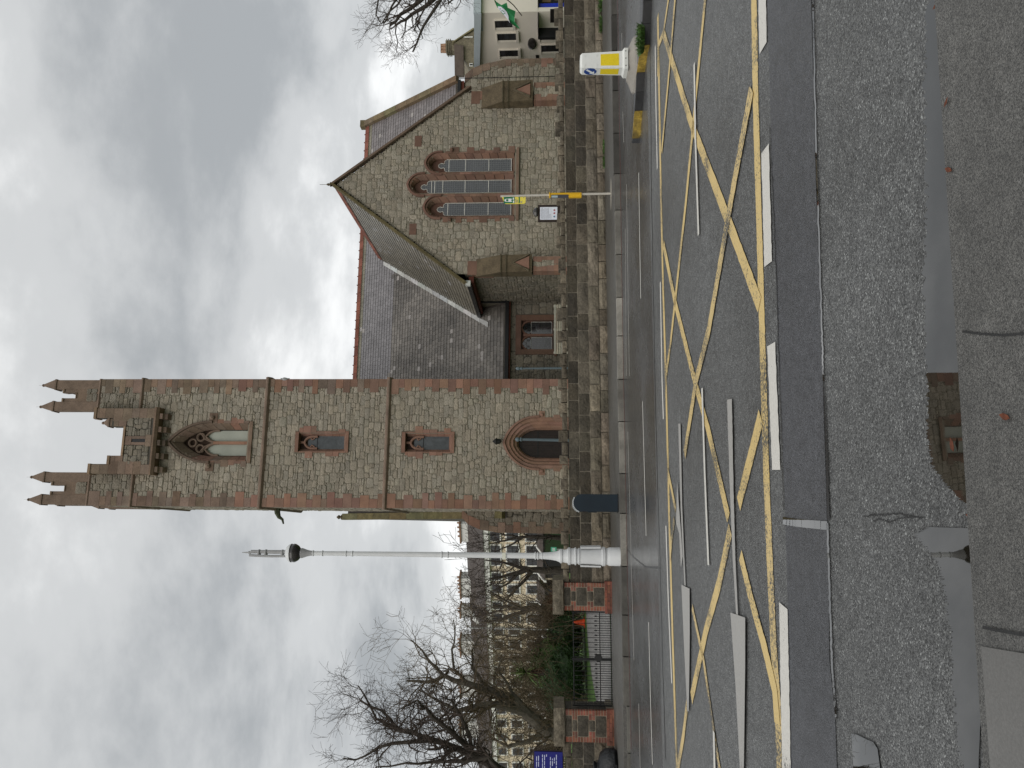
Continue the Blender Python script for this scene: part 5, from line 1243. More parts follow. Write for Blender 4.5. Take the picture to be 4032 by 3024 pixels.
part('shell', 'bollard_white', bol, lambda b: (frus(b, WB, DB, z1, WB * .88, DB * .88, H_ - .02), frus(b, WB * .88, DB * .88, H_ - .02, WB * .7, DB * .7, H_ + .015)))
part('flange', 'bollard_white', bol, lambda b: (frus(b, WB + .07, DB + .07, z0, WB + .07, DB + .07, z1 - .03, (.92, .92, .9)), frus(b, WB + .07, DB + .07, z1 - .03, WB + .01, DB + .01, z1)))
ww = lambda z: (WB / 2) * (1 - .12 * (z - z1) / (H_ - z1)); wd_ = lambda z: (DB / 2) * (1 - .12 * (z - z1) / (H_ - z1))
def fquad(name, m, u0, u1, za, zb, side, off=.003):
    b = MB()
    if side == 0: b.prism([(u0 * ww(za), -wd_(za) - off, za), (u1 * ww(za), -wd_(za) - off, za), (u1 * ww(zb), -wd_(zb) - off, zb), (u0 * ww(zb), -wd_(zb) - off, zb)], (0, .004, 0))
    else: b.prism([(-ww(za) - off, u1 * wd_(za), za), (-ww(za) - off, u0 * wd_(za), za), (-ww(zb) - off, u0 * wd_(zb), zb), (-ww(zb) - off, u1 * wd_(zb), zb)], (.004, 0, 0))
    return b.build(name, m, bol)
fquad('yellow_panel', 'bollard_yellow', -.72, .72, .27, .58, 0); fquad('yellow_panel', 'bollard_yellow', -.72, .72, .27, .58, 1)
def disc(name, m, cz, r_, side, off, parent=bol, pts=None):
    b = MB(); n = 24; P = pts or [(r_ * math.cos(2 * math.pi * k / n), r_ * math.sin(2 * math.pi * k / n)) for k in range(n)]
    if side == 0: b.prism([(x, -wd_(cz + z) - off, cz + z) for x, z in P], (0, .004, 0))
    else: b.prism([(-ww(cz + z) - off, -x, cz + z) for x, z in P], (.004, 0, 0))
    return b.build(name, m, parent)
dz_c = H_ - .16
dsc = disc('arrow_disc', 'sign_blue', dz_c, .108, 1, .004)
ar = [(.05, .075), (.078, .048), (-.012, -.042), (.012, -.066), (-.07, -.07), (-.066, .012), (-.042, -.012)]
disc('arrow', 'sign_white', dz_c, 0, 1, .007, dsc, [(x, z) for x, z in ar])
for sd in (0, 1):
    for ux in (-.6, .6):
        for zz in (H_ - .06, H_ - .26):
            pos = (ux * ww(zz), -wd_(zz)) if sd == 0 else (-ww(zz), ux * wd_(zz))
            disc('bolt', 'bollard_white', zz, 0, sd, .006, bol, [((pos[0] if sd == 0 else -pos[1]) + .018 * math.cos(k * math.pi / 5), .018 * math.sin(k * math.pi / 5)) for k in range(10)])
for ux in (-.13, 0, .13): boxpart('flange_bolt', 'kerb_black', bol, (ux - .008, -(DB + .07) / 2 - .004, .15), (ux + .008, -(DB + .07) / 2 + .004, .165))
# weeds beside the bollard and grass at the wall's foot
def blades(name, label, cat, base, n, h, spread, m, seed, group=None, w_=.012):
    r = random.Random(seed); b = MB()
    for _ in range(n):
        a = r.uniform(0, 6.28); rr = spread * math.sqrt(r.random()); p = Vector((rr * math.cos(a), rr * math.sin(a) * .6, 0)); d = Vector((r.uniform(-1, 1), r.uniform(-1, 1), r.uniform(.5, 1.4))).normalized(); L = h * r.uniform(.5, 1.1); q = d.orthogonal().normalized() * w_ * r.uniform(.6, 1.4)
        t = rt(.7, 1.4, .15); b.poly([p - q * .5, p + d * L * .5 - q, p + d * L + Vector((0, 0, -.15 * L)), p + d * L * .5 + q, p + q * .5], t)
    o = b.build(name, m); o.location = base; return tag(o, label, cat, group)
blades('weed', 'leafy green weed growing on the island beside the white bollard', 'weed', gnd(2535, 150, .1), 420, .17, .2, 'leaf', 3, None, .028)
for i, (x, y) in enumerate(((2378, 15), (2380, 95), (2384, 580), (2385, 640))):
    blades('weed', ('tuft of weeds at the wall foot at the far right of the wall', 'tuft of weeds at the wall foot behind the white bollard', 'small tuft of weeds at the wall foot right of the bus stop', 'tiny tuft of weeds at the wall foot nearest the bus stop')[i], 'weed', W(*on_t(x, y, TWALL - .1)[:1], TWALL - .1, .12), 120, (.2, .16, .08, .08)[i], (.3, .22, .2, .15)[i], 'leaf', 30 + i, None, .02)
# bin bag
r = random.Random(2); pbag = gnd(2432, 2990, .12); b = MB(); n = 22; rows = [(.10, 0), (.27, .0), (.33, .08), (.34, .2), (.30, .32), (.22, .42), (.10, .47), (.06, .5), (.09, .58), (.02, .6)]
i0 = 0
for k, (rad, z) in enumerate(rows):
    for j in range(n):
        a = 2 * math.pi * j / n; q = 1 + .16 * mnoise.noise(Vector((math.cos(a) * 2, math.sin(a) * 2, z * 6 + 3))) + .05 * math.sin(j * 3.1 + k); b.v.append((rad * q * math.cos(a) * 1.25, rad * q * math.sin(a), z * .95))
for k in range(len(rows) - 1):
    for j in range(n): b.face((k * n + j, k * n + (j + 1) % n, (k + 1) * n + (j + 1) % n, (k + 1) * n + j))
b.face(range(n - 1, -1, -1)); o = b.build('bin_bag', 'bin_bag', None, True); o.location = pbag + Vector((-.22, .12, 0)); tag(o, 'black plastic bin bag slumped against the wall left of the gate', 'bin bag')
# blue church board
pB = dep(2205, 2985, 24.2); bd = thing('church_board', 'royal blue board with white lettering rising behind the wall at the left edge', 'sign', (pB.x, pB.y, .14), TH)
zB0, zB1 = pB.z - .22, dep(2104, 2985, 24.2).z - .14
xR = (2985 - 2962) / F * 24.2; xL = -.75
boxpart('panel', 'blue_board', bd, (xL, -.02, zB0), (xR, .02, zB1)); boxpart('frame', 'dark_wood', bd, (xL - .04, .021, zB0 - .04), (xR + .04, .05, zB1 + .04))
for x in (xL + .1, xR - .1): boxpart('post', 'dark_wood', bd, (x - .04, .05, 0), (x + .04, .12, zB1))
r = random.Random(5)
for row in range(11):
    z = zB1 - .07 - row * .062; x = xR - r.uniform(.05, .2)
    while x > xL + .1:
        L = r.uniform(.05, .16)
        if row not in (2, 6): boxpart('lettering', 'sign_white', bd, (x - L, -.0235, z - .012), (x, -.0195, z + .010), (.75, .75, 1))
        x -= L + .025
        if r.random() < .12: break
# traffic cone behind the gate
pc = gnd(2303, 2451, .14); cone = thing('traffic_cone', 'orange traffic cone standing behind the gate', 'cone', pc)
boxpart('base', 'cone_orange', cone, (-.2, -.2, 0), (.2, .2, .04), (.8, .8, .8)); part('body', 'cone_orange', cone, lambda b: b.lathe([(.16, .04), (.12, .2), (.085, .36), (.04, .55), (.03, .56)], (0, 0, 0), 16), True)

# ================================================================== BUILDINGS BEHIND
# cream terrace beyond the churchyard, running away to the left
AT = R(24); tp0 = dep(2100, 2090, 74.0); td = Vector((-math.cos(AT), math.sin(AT), 0)); tn_ = Vector((-math.sin(AT), -math.cos(AT), 0))
ter = thing('terrace', 'long cream rendered terrace of three storeys behind the bare trees on the left', 'building', (tp0.x, tp0.y, .1))
ter.rotation_euler = (0, 0, math.atan2(td.y, td.x))          # local x runs left along the front, local +y is... checked below
def ta(x, y, off=0.0):
    p = on_plane(x, y, tp0 + tn_ * off, tn_); return (p - tp0).dot(td), p.z - .1
yin = Vector((-math.sin(math.atan2(td.y, td.x)), math.cos(math.atan2(td.y, td.x)), 0))
SG = 1 if yin.dot(tn_) < 0 else -1                              # sign of local y pointing into the building
zE = ta(1906, 2120)[1]; LEN = 62.0; X0t = -9.0
zrow = [(ta(1967, 2112)[1], ta(1930, 2112)[1]), (ta(2040, 2112)[1], ta(1995, 2112)[1]), (ta(2118, 2112)[1], ta(2072, 2112)[1])]
def tbox(name, m, x0, x1, y0, y1, z0, z1, parent, tn=(1, 1, 1)):
    ya, yb = sorted((SG * y0, SG * y1)); return boxpart(name, m, parent, (x0, ya, z0), (x1, yb, z1), tn)
tbox('wall', 'cream', X0t, LEN, .15, 9, 0, zE, ter)
tbox('cornice', 'white_paint', X0t, LEN, -.25, .148, zE - .45, zE + .05, ter)
def tprism(name, m, x0, x1, yz, parent, tn=(1, 1, 1)):
    b = MB(); P = [(x0, SG * y, z) for y, z in yz]; b.prism(P if SG > 0 else P[::-1], (x1 - x0, 0, 0), tn); return b.build(name, m, parent)
zR = ta(1845, 2300, -4.5)[1]
tprism('roof', 'roof_dark', X0t, LEN, [(-.35, zE + .05), (4.5, zR), (9.3, zE + .05)], ter)
cols = [2112, 2163, 2209, 2271, 2320, 2385, 2434, 2487, 2540, 2592, 2642, 2692, 2745, 2800, 2850, 2905, 2960, 3015]
for i, y in enumerate(cols):
    xc = ta(2050, y)[0]
    for j, (z0, z1) in enumerate(zrow):
        hw = .5 if i % 2 == 0 else .42
        wdw = tbox('window', 'white_paint', xc - hw - .14, xc + hw + .14, -.02, .2, z0 - .14, z1 + .14, ter)
        for k in range(2): tbox('pane', 'window_dark', xc - hw + .01 + k * hw, xc - .01 + k * hw, -.035, .0, z0, z1, wdw, rt(.6, 1.6))
        tbox('glazing_bar', 'frame_dark', xc - hw, xc + hw, -.045, -.02, (z0 + z1) / 2 - .03, (z0 + z1) / 2 + .03, wdw)
    if i % 2 == 0:
        zp = ta(2128, y)[1]
        pc_ = tprism('porch', 'white_paint', xc + 1.1, xc + 1.3, [(.1, zp + .5), (-1.6, zp - .35), (-1.6, zp - .6), (.1, zp - .2)], ter)
        tprism('porch_roof', 'roof_dark', xc - 1.2, xc + 1.1, [(.1, zp + .42), (-1.5, zp - .4), (-1.5, zp - .5), (.1, zp + .2)], pc_)
        tbox('porch_side', 'frame_dark', xc - 1.1, xc + 1.0, -1.3, .1, .2, zp - .5, pc_)
for y, wpx in ((2085, 70), (2302, 74), (2402, 26), (2538, 56), (2700, 60), (2860, 60)):
    xa, za = ta(1850, y - wpx / 2, -4.5); xb, _ = ta(1850, y + wpx / 2, -4.5); z1 = ta(1818, y, -4.5)[1]
    xa, xb = min(xa, xb), max(xa, xb)
    c_ = tbox('chimney', 'white_paint', xa, xb, 3.9, 5.1, zR - .9, z1, ter, (.9, .9, .9))
    tbox('chimney_cap', 'terracotta', xa - .15, xb + .15, 3.75, 5.25, z1, z1 + .18, c_, (.7, .7, .7))
    n = max(2, int((xb - xa) / .5))
    for k in range(n):
        b = MB(); b.lathe([(.12, 0), (.09, .22), (.11, .25), (.08, .27)], (xa + (k + .5) * (xb - xa) / n, SG * 4.5, z1 + .18), 8); b.build('chimney_pot', 'terracotta', c_)
for y in (2440,):
    xa, z_ = ta(1905, y, -1.2); tprism('roof_light', 'white_paint', xa - .4, xa + .4, [(.9, zE + 1.05), (.85, zE + 1.2), (1.6, zE + 1.75), (1.7, zE + 1.65)], ter)
# green door and teal sign at the terrace foot
pg = dep(2180, 2125, 60.0); gd = thing('green_shed', 'dark green boarded shed below the terrace beside the church corner', 'shed', (pg.x, pg.y, .1))
boxpart('wall', 'green_door', gd, (-1.3, 0, 0), (1.0, 2, dep(2146, 2125, 60).z), (1, 1, 1)); boxpart('shed_roof', 'gutter_black', gd, (-2.6, -.1, dep(2146, 2125, 60).z), (1.1, 2.2, dep(2143, 2125, 60).z)); boxpart('shed_door', 'gutter_black', gd, (-2.6, .05, 0), (-1.3, 2, dep(2146, 2125, 60).z))
ps_ = dep(2190, 2166, 58.0); tsn = thing('teal_sign', 'small teal sign with pale lettering behind the white lamp post', 'sign', (ps_.x, ps_.y, .1))
zz0, zz1 = dep(2191, 2166, 58).z - .1, dep(2169, 2166, 58).z - .1
boxpart('panel', 'teal_sign', tsn, (-.12, 0, zz0), (.12 + .1, .04, zz1)); boxpart('post', 'galv', tsn, (.02, .04, 0), (.08, .08, zz1))
for k in range(3): boxpart('lettering', 'sign_white', tsn, (-.08 + k * .09, -.006, zz0 + .1), (-.03 + k * .09, .001, zz1 - .1))
# white rendered school building at the right
wc = dep(2100, 46, 44.0); wdl = Vector((-.34, .94, 0)).normalized(); wnl = Vector((-wdl.y, wdl.x, 0))
if wnl.dot(EYEV - wc) < 0: wnl = -wnl
sch = thing('school_building', 'pale rendered two-storey building with dark windows right of the church', 'building', (wc.x, wc.y, .1))
sch.rotation_euler = (0, 0, math.atan2(wdl.y, wdl.x))
yin2 = Vector((-wdl.y, wdl.x, 0)); SG2 = 1 if yin2.dot(wnl) < 0 else -1
def wa(x, y): p = on_plane(x, y, wc, wnl); return (p - wc).dot(wdl), p.z - .1
def sb2(name, m, x0, x1, y0, y1, z0, z1, parent=sch, tn=(1, 1, 1)):
    ya, yb = sorted((SG2 * y0, SG2 * y1)); return boxpart(name, m, parent, (x0, ya, z0), (x1, yb, z1), tn)
def wpoly(name, m, pts, y0, y1, parent=sch, tn=(1, 1, 1)):
    b = MB(); b.prism([(a, SG2 * y0, z) for a, z in pts], (0, SG2 * (y1 - y0), 0), tn); return b.build(name, m, parent)
aE = wa(2100, 300)[0]
zt0, zt1 = wa(1896, 46)[1], wa(1886, 290)[1]
wpoly('wall', 'render_white', [(0, 0), (aE, 0), (aE, zt1), (0, zt0)], 0, .3)
f0, f1 = wa(1868, 46)[1], wa(1864, 290)[1]
wpoly('fascia', 'fascia_blue', [(-.2, zt0), (aE, zt1), (aE, f1), (-.2, f0)], -.28, 6.2)
for (xa, xb, ya, yb) in ((1945, 2018, 77, 108), (1954, 2032, 128, 158), (1964, 2040, 194, 222), (1971, 2042, 236, 258), (2122, 2200, 125, 156), (2127, 2200, 174, 203)):
    a0, _ = wa((xa + xb) / 2, ya); a1, _ = wa((xa + xb) / 2, yb); z1 = (wa(xa + 2, ya)[1] + wa(xa + 6, yb)[1]) / 2; z0 = (wa(xb, ya)[1] + wa(xb, yb)[1]) / 2
    a0, a1 = min(a0, a1), max(a0, a1)
    wv = sb2('window', 'frame_dark', a0, a1, -.012, .02, z0, z1); n = 3
    for k in range(n): sb2('pane', 'window_dark', a0 + .1, a1 - .1, -.02, -.0125, z0 + (z1 - z0) * k / n + .04, z0 + (z1 - z0) * (k + 1) / n - .04, wv, rt(.8, 2.2))
    if xa < 2000: sb2('sill', 'render_white', a0 - .1, a1 + .1, -.16, .0, z0 - .16, z0, wv, (.8, .8, .8))
    sb2('reveal', 'render_white', a1, a1 + .12, -.06, .0, z0, z1, wv, (1.05, 1.05, 1.05)); sb2('reveal', 'render_white', a0 - .04, a0, -.10, .0, z0, z1, wv)
    sb2('reveal', 'render_white', a0 - .04, a1 + .12, -.10, .0, z1, z1 + .05, wv)
a, z = wa(2095, 170); b = MB(); b.lathe([(.0, -.02), (.42, -.02), (.42, .1), (.3, .14), (0, .14)], (0, 0, 0), 20); b.v = [(v[0] + a, SG2 * (-v[2]), v[1] * .62 + z) for v in b.v]; b.build('round_light', 'lamp_bowl', sch)
a, z = wa(2116, 228); sb2('vent', 'frame_dark', a - .25, a + .25, -.02, .01, z - .1, z + .1)
# street-facing wing with the porch
b = MB(); wr = wc + Vector((math.cos(CA), math.sin(CA), 0)) * 0; er = Vector((math.cos(CA), math.sin(CA), 0)); nr = Vector((math.sin(CA), -math.cos(CA), 0))
def wing(name, m, u0, u1, d0, d1, z0, z1, tn=(1, 1, 1)):
    b = MB(); inv = Matrix.Rotation(-sch.rotation_euler[2], 3, 'Z'); P = []
    for z in (z0, z1):
        for (u, d) in ((u0, d0), (u1, d0), (u1, d1), (u0, d1)): P.append(inv @ (er * u - nr * d + Vector((0, 0, z))))
    b.hexa(P, tn); return b.build(name, m, sch)
zc_ = dep(2117, 20, 44).z - .1
wing('wall', 'render_white', .0, 12, 0, 5, zc_, zt0 + .02, (1.06, 1.06, 1.06)); wing('fascia', 'fascia_blue', -.2, 12, -.3, 5.2, zt0 + .02, f0 + .03)
wing('porch_back', 'gutter_black', -.8, 12, 1.2, 1.4, 0, zc_); wing('porch_panel', 'blue_panel', .2, .75, .3, .4, 0, zc_); wing('porch_ceiling', 'frame_dark', -.8, 12, .05, 1.2, zc_ - .06, zc_ - .002)
wing('cardboard_box', 'cardboard', 1.0, 1.6, .5, .9, zc_ - .75, zc_ - .25); 
a, z = wa(2180, 62); sb2('notice_case', 'frame_dark', a - .5, a + .45, -.06, .0, z - .4, z + .2)
# flag on its pole in front of the wing
fp = dep(2028, 20, 41.5); fg = thing('flag', 'green flag with a white roundel hanging from an angled pole on the pale building', 'flag', fp)
pA, pB2 = dep(2022, 20, 41.5) - fp, dep(1958, -35, 40.5) - fp
part('pole', 'dark_wood', fg, lambda b: b.tube([pA + Vector((0, 1.2, -.4)), pA, pB2], .025, 8))
b = MB(); outl = [(1940, -15), (1952, 5), (1975, 20), (1995, 10), (2000, 32), (2030, 44), (2026, 68), (2026, 85), (2048, 114), (2036, 108), (2018, 96), (1998, 70), (1975, 50), (1955, 24)]
P = [dep(x, y, 41.2 + .15 * math.sin(i * 1.7)) - fp for i, (x, y) in enumerate(outl)]; b.prism(P, (0, .015, 0)); cl = b.build('cloth', 'flag_green', fg)
b = MB(); P = [dep(x, y, 40.98 + .03 * i / 8) - fp for i, (x, y) in enumerate([(1960, 24), (1972, 26), (1985, 36), (1996, 48), (2002, 64), (2003, 80), (2009, 92), (1996, 72), (1978, 50), (1962, 34)])]; b.prism(P, (0, .012, 0)); ro = b.build('roundel', 'flag_white', cl)
for (x, y) in ((1969, 35), (1977, 42), (1983, 45), (1987, 52), (1981, 54)):
    b = MB(); c = dep(x, y, 40.9) - fp; b.prism([c + Vector((.03 * math.cos(k * 1.26), 0, .035 * math.sin(k * 1.26))) for k in range(5)], (0, .01, 0)); b.build('emblem', 'flag_green', ro)
# old stone house behind it
oh = dep(2100, 180, 62.0); oh.z = .1; old = thing('stone_house', 'old grey stone house with a banded chimney behind the pale building', 'house', oh)
def oz(x): return dep(x, 180, 62).z - .1
def oxx(y): return dep(1850, y, 62).x - oh.x
b = MB(); b.prism([(oxx(290), 0, 0), (oxx(118), 0, 0), (oxx(118), 0, oz(1872)), (oxx(168), 0, oz(1790)), (oxx(290), 0, oz(1862))], (0, 6, 0)); b.build('wall', 'old_stone', old)
b = MB(); b.prism([(oxx(176), -.25, oz(1790)), (oxx(300), -.25, oz(1792)), (oxx(300), -.25, oz(1828)), (oxx(184), -.25, oz(1826))][::-1], (0, .5, .0), (1.5, 1.4, 1.3)); b.build('roof', 'roof_dark', old)
b = MB(); b.prism([(oxx(118), -.2, oz(1868)), (oxx(168), -.2, oz(1786)), (oxx(168), -.2, oz(1780)), (oxx(113), -.2, oz(1865))], (0, 6.4, 0), (1.2, 1.2, 1)); b.build('verge', 'old_stone', old)
chm = boxpart('chimney', 'old_stone', old, (oxx(192), .3, oz(1792)), (oxx(150), 1.2, oz(1752)))
for x in (1756, 1763, 1770): boxpart('band', 'old_stone', chm, (oxx(196), .22, oz(x + 3)), (oxx(146), 1.28, oz(x)), (.85, .85, .85))
for y in (160, 172, 184): b = MB(); b.lathe([(.16, 0), (.13, .4), (.15, .45)], (oxx(y), .75, oz(1752)), 8); b.build('chimney_pot', 'terracotta', chm)
wv = boxpart('window', 'white_paint', old, (oxx(262), -.06, oz(1862)), (oxx(250), .02, oz(1848))); boxpart('pane', 'window_dark', wv, (oxx(259), -.07, oz(1861)), (oxx(253), -.05, oz(1850)))
b = MB(); b.tube([(oxx(148), -.1, oz(1862)), (oxx(148), -.1, oz(1830)), (oxx(150), -.1, oz(1828))], .06, 6); b.build('downpipe', 'white_paint', old)

# ================================================================== TREES AND PLANTS
def grow(mb, p, d, L, r0, depth, rnd, wobble, up, kids, nseg=4, spread=.9, shrink=.62, minr=.006):
    path = [p.copy()]; rad = [r0]; dd = d.normalized(); step = L / nseg; pts = []
    for k in range(nseg):
        dd = (dd + Vector((rnd.uniform(-1, 1), rnd.uniform(-1, 1), rnd.uniform(-1, 1))) * wobble + Vector((0, 0, up))).normalized()
        p = p + dd * step; path.append(p.copy()); rad.append(max(minr, r0 * (1 - .7 * (k + 1) / nseg))); pts.append((p.copy(), dd.copy(), rad[-1]))
    mb.tube(path, rad, 6 if r0 > .05 else (4 if r0 > .018 else 3), cap=False)
    if depth <= 0: return
    for k in range(kids):
        q, qd, qr = pts[min(nseg - 1, int(rnd.uniform(.15, 1) * nseg))]
        nd = (qd + Vector((rnd.uniform(-1, 1), rnd.uniform(-1, 1), rnd.uniform(-1, 1))).normalized() * spread).normalized()
        grow(mb, q, nd, L * shrink * rnd.uniform(.7, 1.2), max(minr, min(qr * .85, r0 * .6)), depth - 1, rnd, wobble, up, kids, max(2, nseg - 1), spread, shrink, minr)
def limb_tree(name, label, limbs, seed, bark, twig, per_m=2.2, L=1.6, depth=2, kids=3, wobble=.35, up=.06, spread=1.0, group=None, minr=.006, shrink=.62, tw_r=.5):
    """limbs: [(photo points with a distance each, start radius, end radius)]; twigs are grown from them"""
    rnd = random.Random(seed); base = dep(*limbs[0][0][0]); root = thing(name, label, 'tree', (base.x, base.y, max(.05, min(base.z, .2))), 0, group)
    tr = MB(); cr_ = MB()
    for pts, r0, r1 in limbs:
        P = [dep(*q) for q in pts]; fine = []
        for i in range(len(P) - 1):
            n = max(2, int((P[i + 1] - P[i]).length / .35))
            for k in range(n): fine.append(P[i].lerp(P[i + 1], k / n) + Vector((rnd.uniform(-1, 1), rnd.uniform(-1, 1), rnd.uniform(-1, 1))) * .04 * (1 if i or k else 0))
        fine.append(P[-1]); N = len(fine); rad = [r0 + (r1 - r0) * (k / (N - 1)) ** .8 for k in range(N)]
        tr.tube(fine, rad, 9 if r0 > .1 else 6)
        tot = sum((fine[k + 1] - fine[k]).length for k in range(N - 1))
        for _ in range(int(tot * per_m)):
            k = rnd.randrange(max(1, int(N * .22)) if r0 > .12 else 1, N); d0 = (fine[min(k + 1, N - 1)] - fine[k - 1]).normalized()
            nd = (d0 * .7 + Vector((rnd.uniform(-1, 1), rnd.uniform(-1, 1), rnd.uniform(-1, 1))).normalized() * spread).normalized()
            grow(cr_, fine[k].copy(), nd, L * rnd.uniform(.6, 1.25), min(rad[k] * tw_r, .05), depth, rnd, wobble, up, kids, 4, spread, shrink, minr)
    o = rel(tr, root).build('trunk', bark, root, True); rel(cr_, root).build('crown', twig, root); return root
def bare_tree(name, label, base, h, r0, seed, bark, twig, group=None, depth=4, kids=4, lean=(0, 0), spread=.8, wobble=.25, minr=.012):
    rnd = random.Random(seed); root = thing(name, label, 'tree', base, 0, group); tr = MB(); cr_ = MB()
    p = Vector((0, 0, 0)); d = Vector((lean[0], lean[1], 1)).normalized(); path = [p]; th = h * .34
    for k in range(5): d = (d + Vector((rnd.uniform(-1, 1), rnd.uniform(-1, 1), .4)) * .12).normalized(); p = p + d * th / 5; path.append(p)
    tr.tube(path, [r0 * (1 - .35 * k / 5) for k in range(6)], 8)
    for k in range(7):
        nd = (d + Vector((rnd.uniform(-1, 1), rnd.uniform(-1, 1), rnd.uniform(-.1, .6))) * .9).normalized(); q = path[rnd.choice([3, 4, 5, 5])]
        grow(cr_, q.copy(), nd, h * rnd.uniform(.28, .4), r0 * .5, depth, rnd, wobble, .08, kids, 5, spread, .62, minr)
    tr.build('trunk', bark, root, True); cr_.build('crown', twig, root)
# big dark tree leaning in from the left edge
D1 = 26.5
limb_tree('bare_tree', 'large dark bare tree leaning in from the left edge over the gate pier', [
    ([(2420, 3230, D1), (2200, 3120, D1), (2020, 3060, D1), (1880, 2985, D1), (1800, 2945, D1), (1700, 2915, D1 + .3), (1620, 2885, D1 + .4), (1560, 2870, D1 + .6), (1500, 2800, D1 + .8), (1420, 2760, D1 + 1)], .27, .03),
    ([(1880, 2985, D1), (1800, 2905, D1 - .4), (1720, 2840, D1 - .6), (1680, 2790, D1 - .8), (1640, 2760, D1 - 1), (1580, 2790, D1 - 1.2)], .13, .025),
    ([(1700, 2915, D1 + .3), (1600, 2920, D1), (1500, 2935, D1 - .2), (1460, 2965, D1 - .3), (1400, 2990, D1 - .3), (1350, 2985, D1 - .3)], .09, .02),
    ([(1620, 2885, D1 + .4), (1540, 2865, D1 + .8), (1480, 2830, D1 + 1), (1430, 2730, D1 + 1.2), (1410, 2700, D1 + 1.3)], .08, .02),
    ([(1860, 2975, D1), (1840, 2860, D1 - .3), (1780, 2760, D1 - .4), (1730, 2740, D1 - .4)], .09, .02),
    ([(2000, 3050, D1), (1920, 2980, D1 - .8), (1800, 3000, D1 - 1), (1600, 3010, D1 - 1), (1480, 3020, D1 - 1)], .12, .02)], 3, 'bark', 'twig', 4.2, 1.3, 2, 5, .62, .03, 1.0, 'bare trees in the churchyard', .0045)
D2 = 30.0
limb_tree('bare_tree', 'grey twisted bare tree forking behind the hedge right of the large dark tree', [
    ([(2330, 2900, D2), (2200, 2895, D2), (2130, 2860, D2), (2080, 2810, D2), (2030, 2760, D2), (1960, 2730, D2), (1900, 2715, D2), (1830, 2690, D2), (1750, 2665, D2), (1680, 2685, D2), (1600, 2680, D2)], .36, .04),
    ([(2080, 2810, D2), (1960, 2770, D2 - .5), (1890, 2780, D2 - .6), (1800, 2800, D2 - .6), (1740, 2770, D2 - .5), (1660, 2720, D2)], .2, .03),
    ([(1960, 2730, D2), (1900, 2690, D2 + .4), (1860, 2630, D2 + .6), (1858, 2560, D2 + .7), (1880, 2520, D2 + .7), (1900, 2490, D2 + .7)], .09, .02),
    ([(1840, 2690, D2), (1790, 2640, D2), (1780, 2560, D2 - .2), (1790, 2500, D2 - .3), (1785, 2440, D2)], .07, .02),
    ([(1750, 2665, D2), (1690, 2600, D2 + .2), (1660, 2560, D2 + .3), (1620, 2520, D2 + .3)], .08, .02),
    ([(2060, 2790, D2), (1995, 2690, D2 + .5), (1960, 2640, D2 + .6), (1975, 2590, D2 + .6), (2020, 2600, D2 + .6)], .07, .02),
    ([(2150, 2880, D2), (2080, 2920, D2 - .4), (2000, 2940, D2 - .5), (1930, 2900, D2 - .5)], .14, .03)], 8, 'bark_grey', 'twig_brown', 3.8, 1.35, 2, 5, .62, .05, 1.0, 'bare trees in the churchyard', .005)
# trees in front of the terrace
D3 = 50.0
limb_tree('bare_tree', 'dark bare tree with a short trunk left of the white lamp post', [
    ([(2230, 2246, D3), (2150, 2246, D3), (2090, 2242, D3), (2040, 2255, D3), (1985, 2268, D3), (1930, 2280, D3)], .32, .06),
    ([(2100, 2243, D3), (2060, 2290, D3 - .5), (2010, 2345, D3 - .8), (1960, 2370, D3 - 1)], .14, .04),
    ([(2095, 2243, D3), (2030, 2230, D3 + .5), (1975, 2215, D3 + .6), (1910, 2205, D3 + .6)], .14, .04),
    ([(2050, 2250, D3), (2000, 2300, D3), (1930, 2330, D3 - .3)], .11, .03)], 21, 'bark', 'twig', 2.0, 2.0, 2, 4, .3, .08, .8, 'bare trees before the terrace', .012)
limb_tree('bare_tree', 'ivy-grown bare tree behind the right gate pier', [
    ([(2240, 2398, D3 - 6), (2150, 2395, D3 - 6), (2080, 2400, D3 - 6), (2020, 2395, D3 - 6), (1940, 2385, D3 - 6)], .26, .05),
    ([(2090, 2400, D3 - 6), (2030, 2420, D3 - 6), (1960, 2440, D3 - 6), (1900, 2450, D3 - 6)], .13, .03),
    ([(2060, 2400, D3 - 6), (2000, 2370, D3 - 6), (1930, 2330, D3 - 6)], .1, .03)], 22, 'bark', 'twig', 2.0, 1.7, 2, 4, .3, .1, .8, 'bare trees before the terrace', .011)
limb_tree('bare_tree', 'bare tree between the church corner and the white lamp post', [
    ([(2230, 2118, D3), (2100, 2112, D3), (2020, 2120, D3), (1940, 2140, D3)], .2, .04), ([(2060, 2115, D3), (2000, 2150, D3), (1930, 2180, D3)], .1, .03), ([(2040, 2116, D3), (1990, 2105, D3), (1930, 2090, D3)], .1, .03)], 23, 'bark', 'twig', 2.2, 1.8, 2, 4, .3, .08, .8, 'bare trees before the terrace', .012)
D4 = 58.0
for i, (y, lab) in enumerate(((2500, 'pale twiggy bare tree in front of the middle of the terrace'), (2590, 'pale twiggy bare tree right of the spiky palm'), (2720, 'pale bare tree behind the twisted grey tree'))):
    limb_tree('bare_tree', lab, [([(2240, y, D4), (2120, y - 6, D4), (2020, y + 8, D4), (1950, y, D4)], .2, .04), ([(2100, y, D4), (2030, y - 40, D4), (1960, y - 60, D4)], .1, .03), ([(2090, y, D4), (2020, y + 40, D4), (1960, y + 60, D4)], .1, .03)], 31 + i, 'bark_grey', 'twig_brown', 2.4, 2.2, 2, 4, .35, .08, .9, 'bare trees before the terrace', .014)
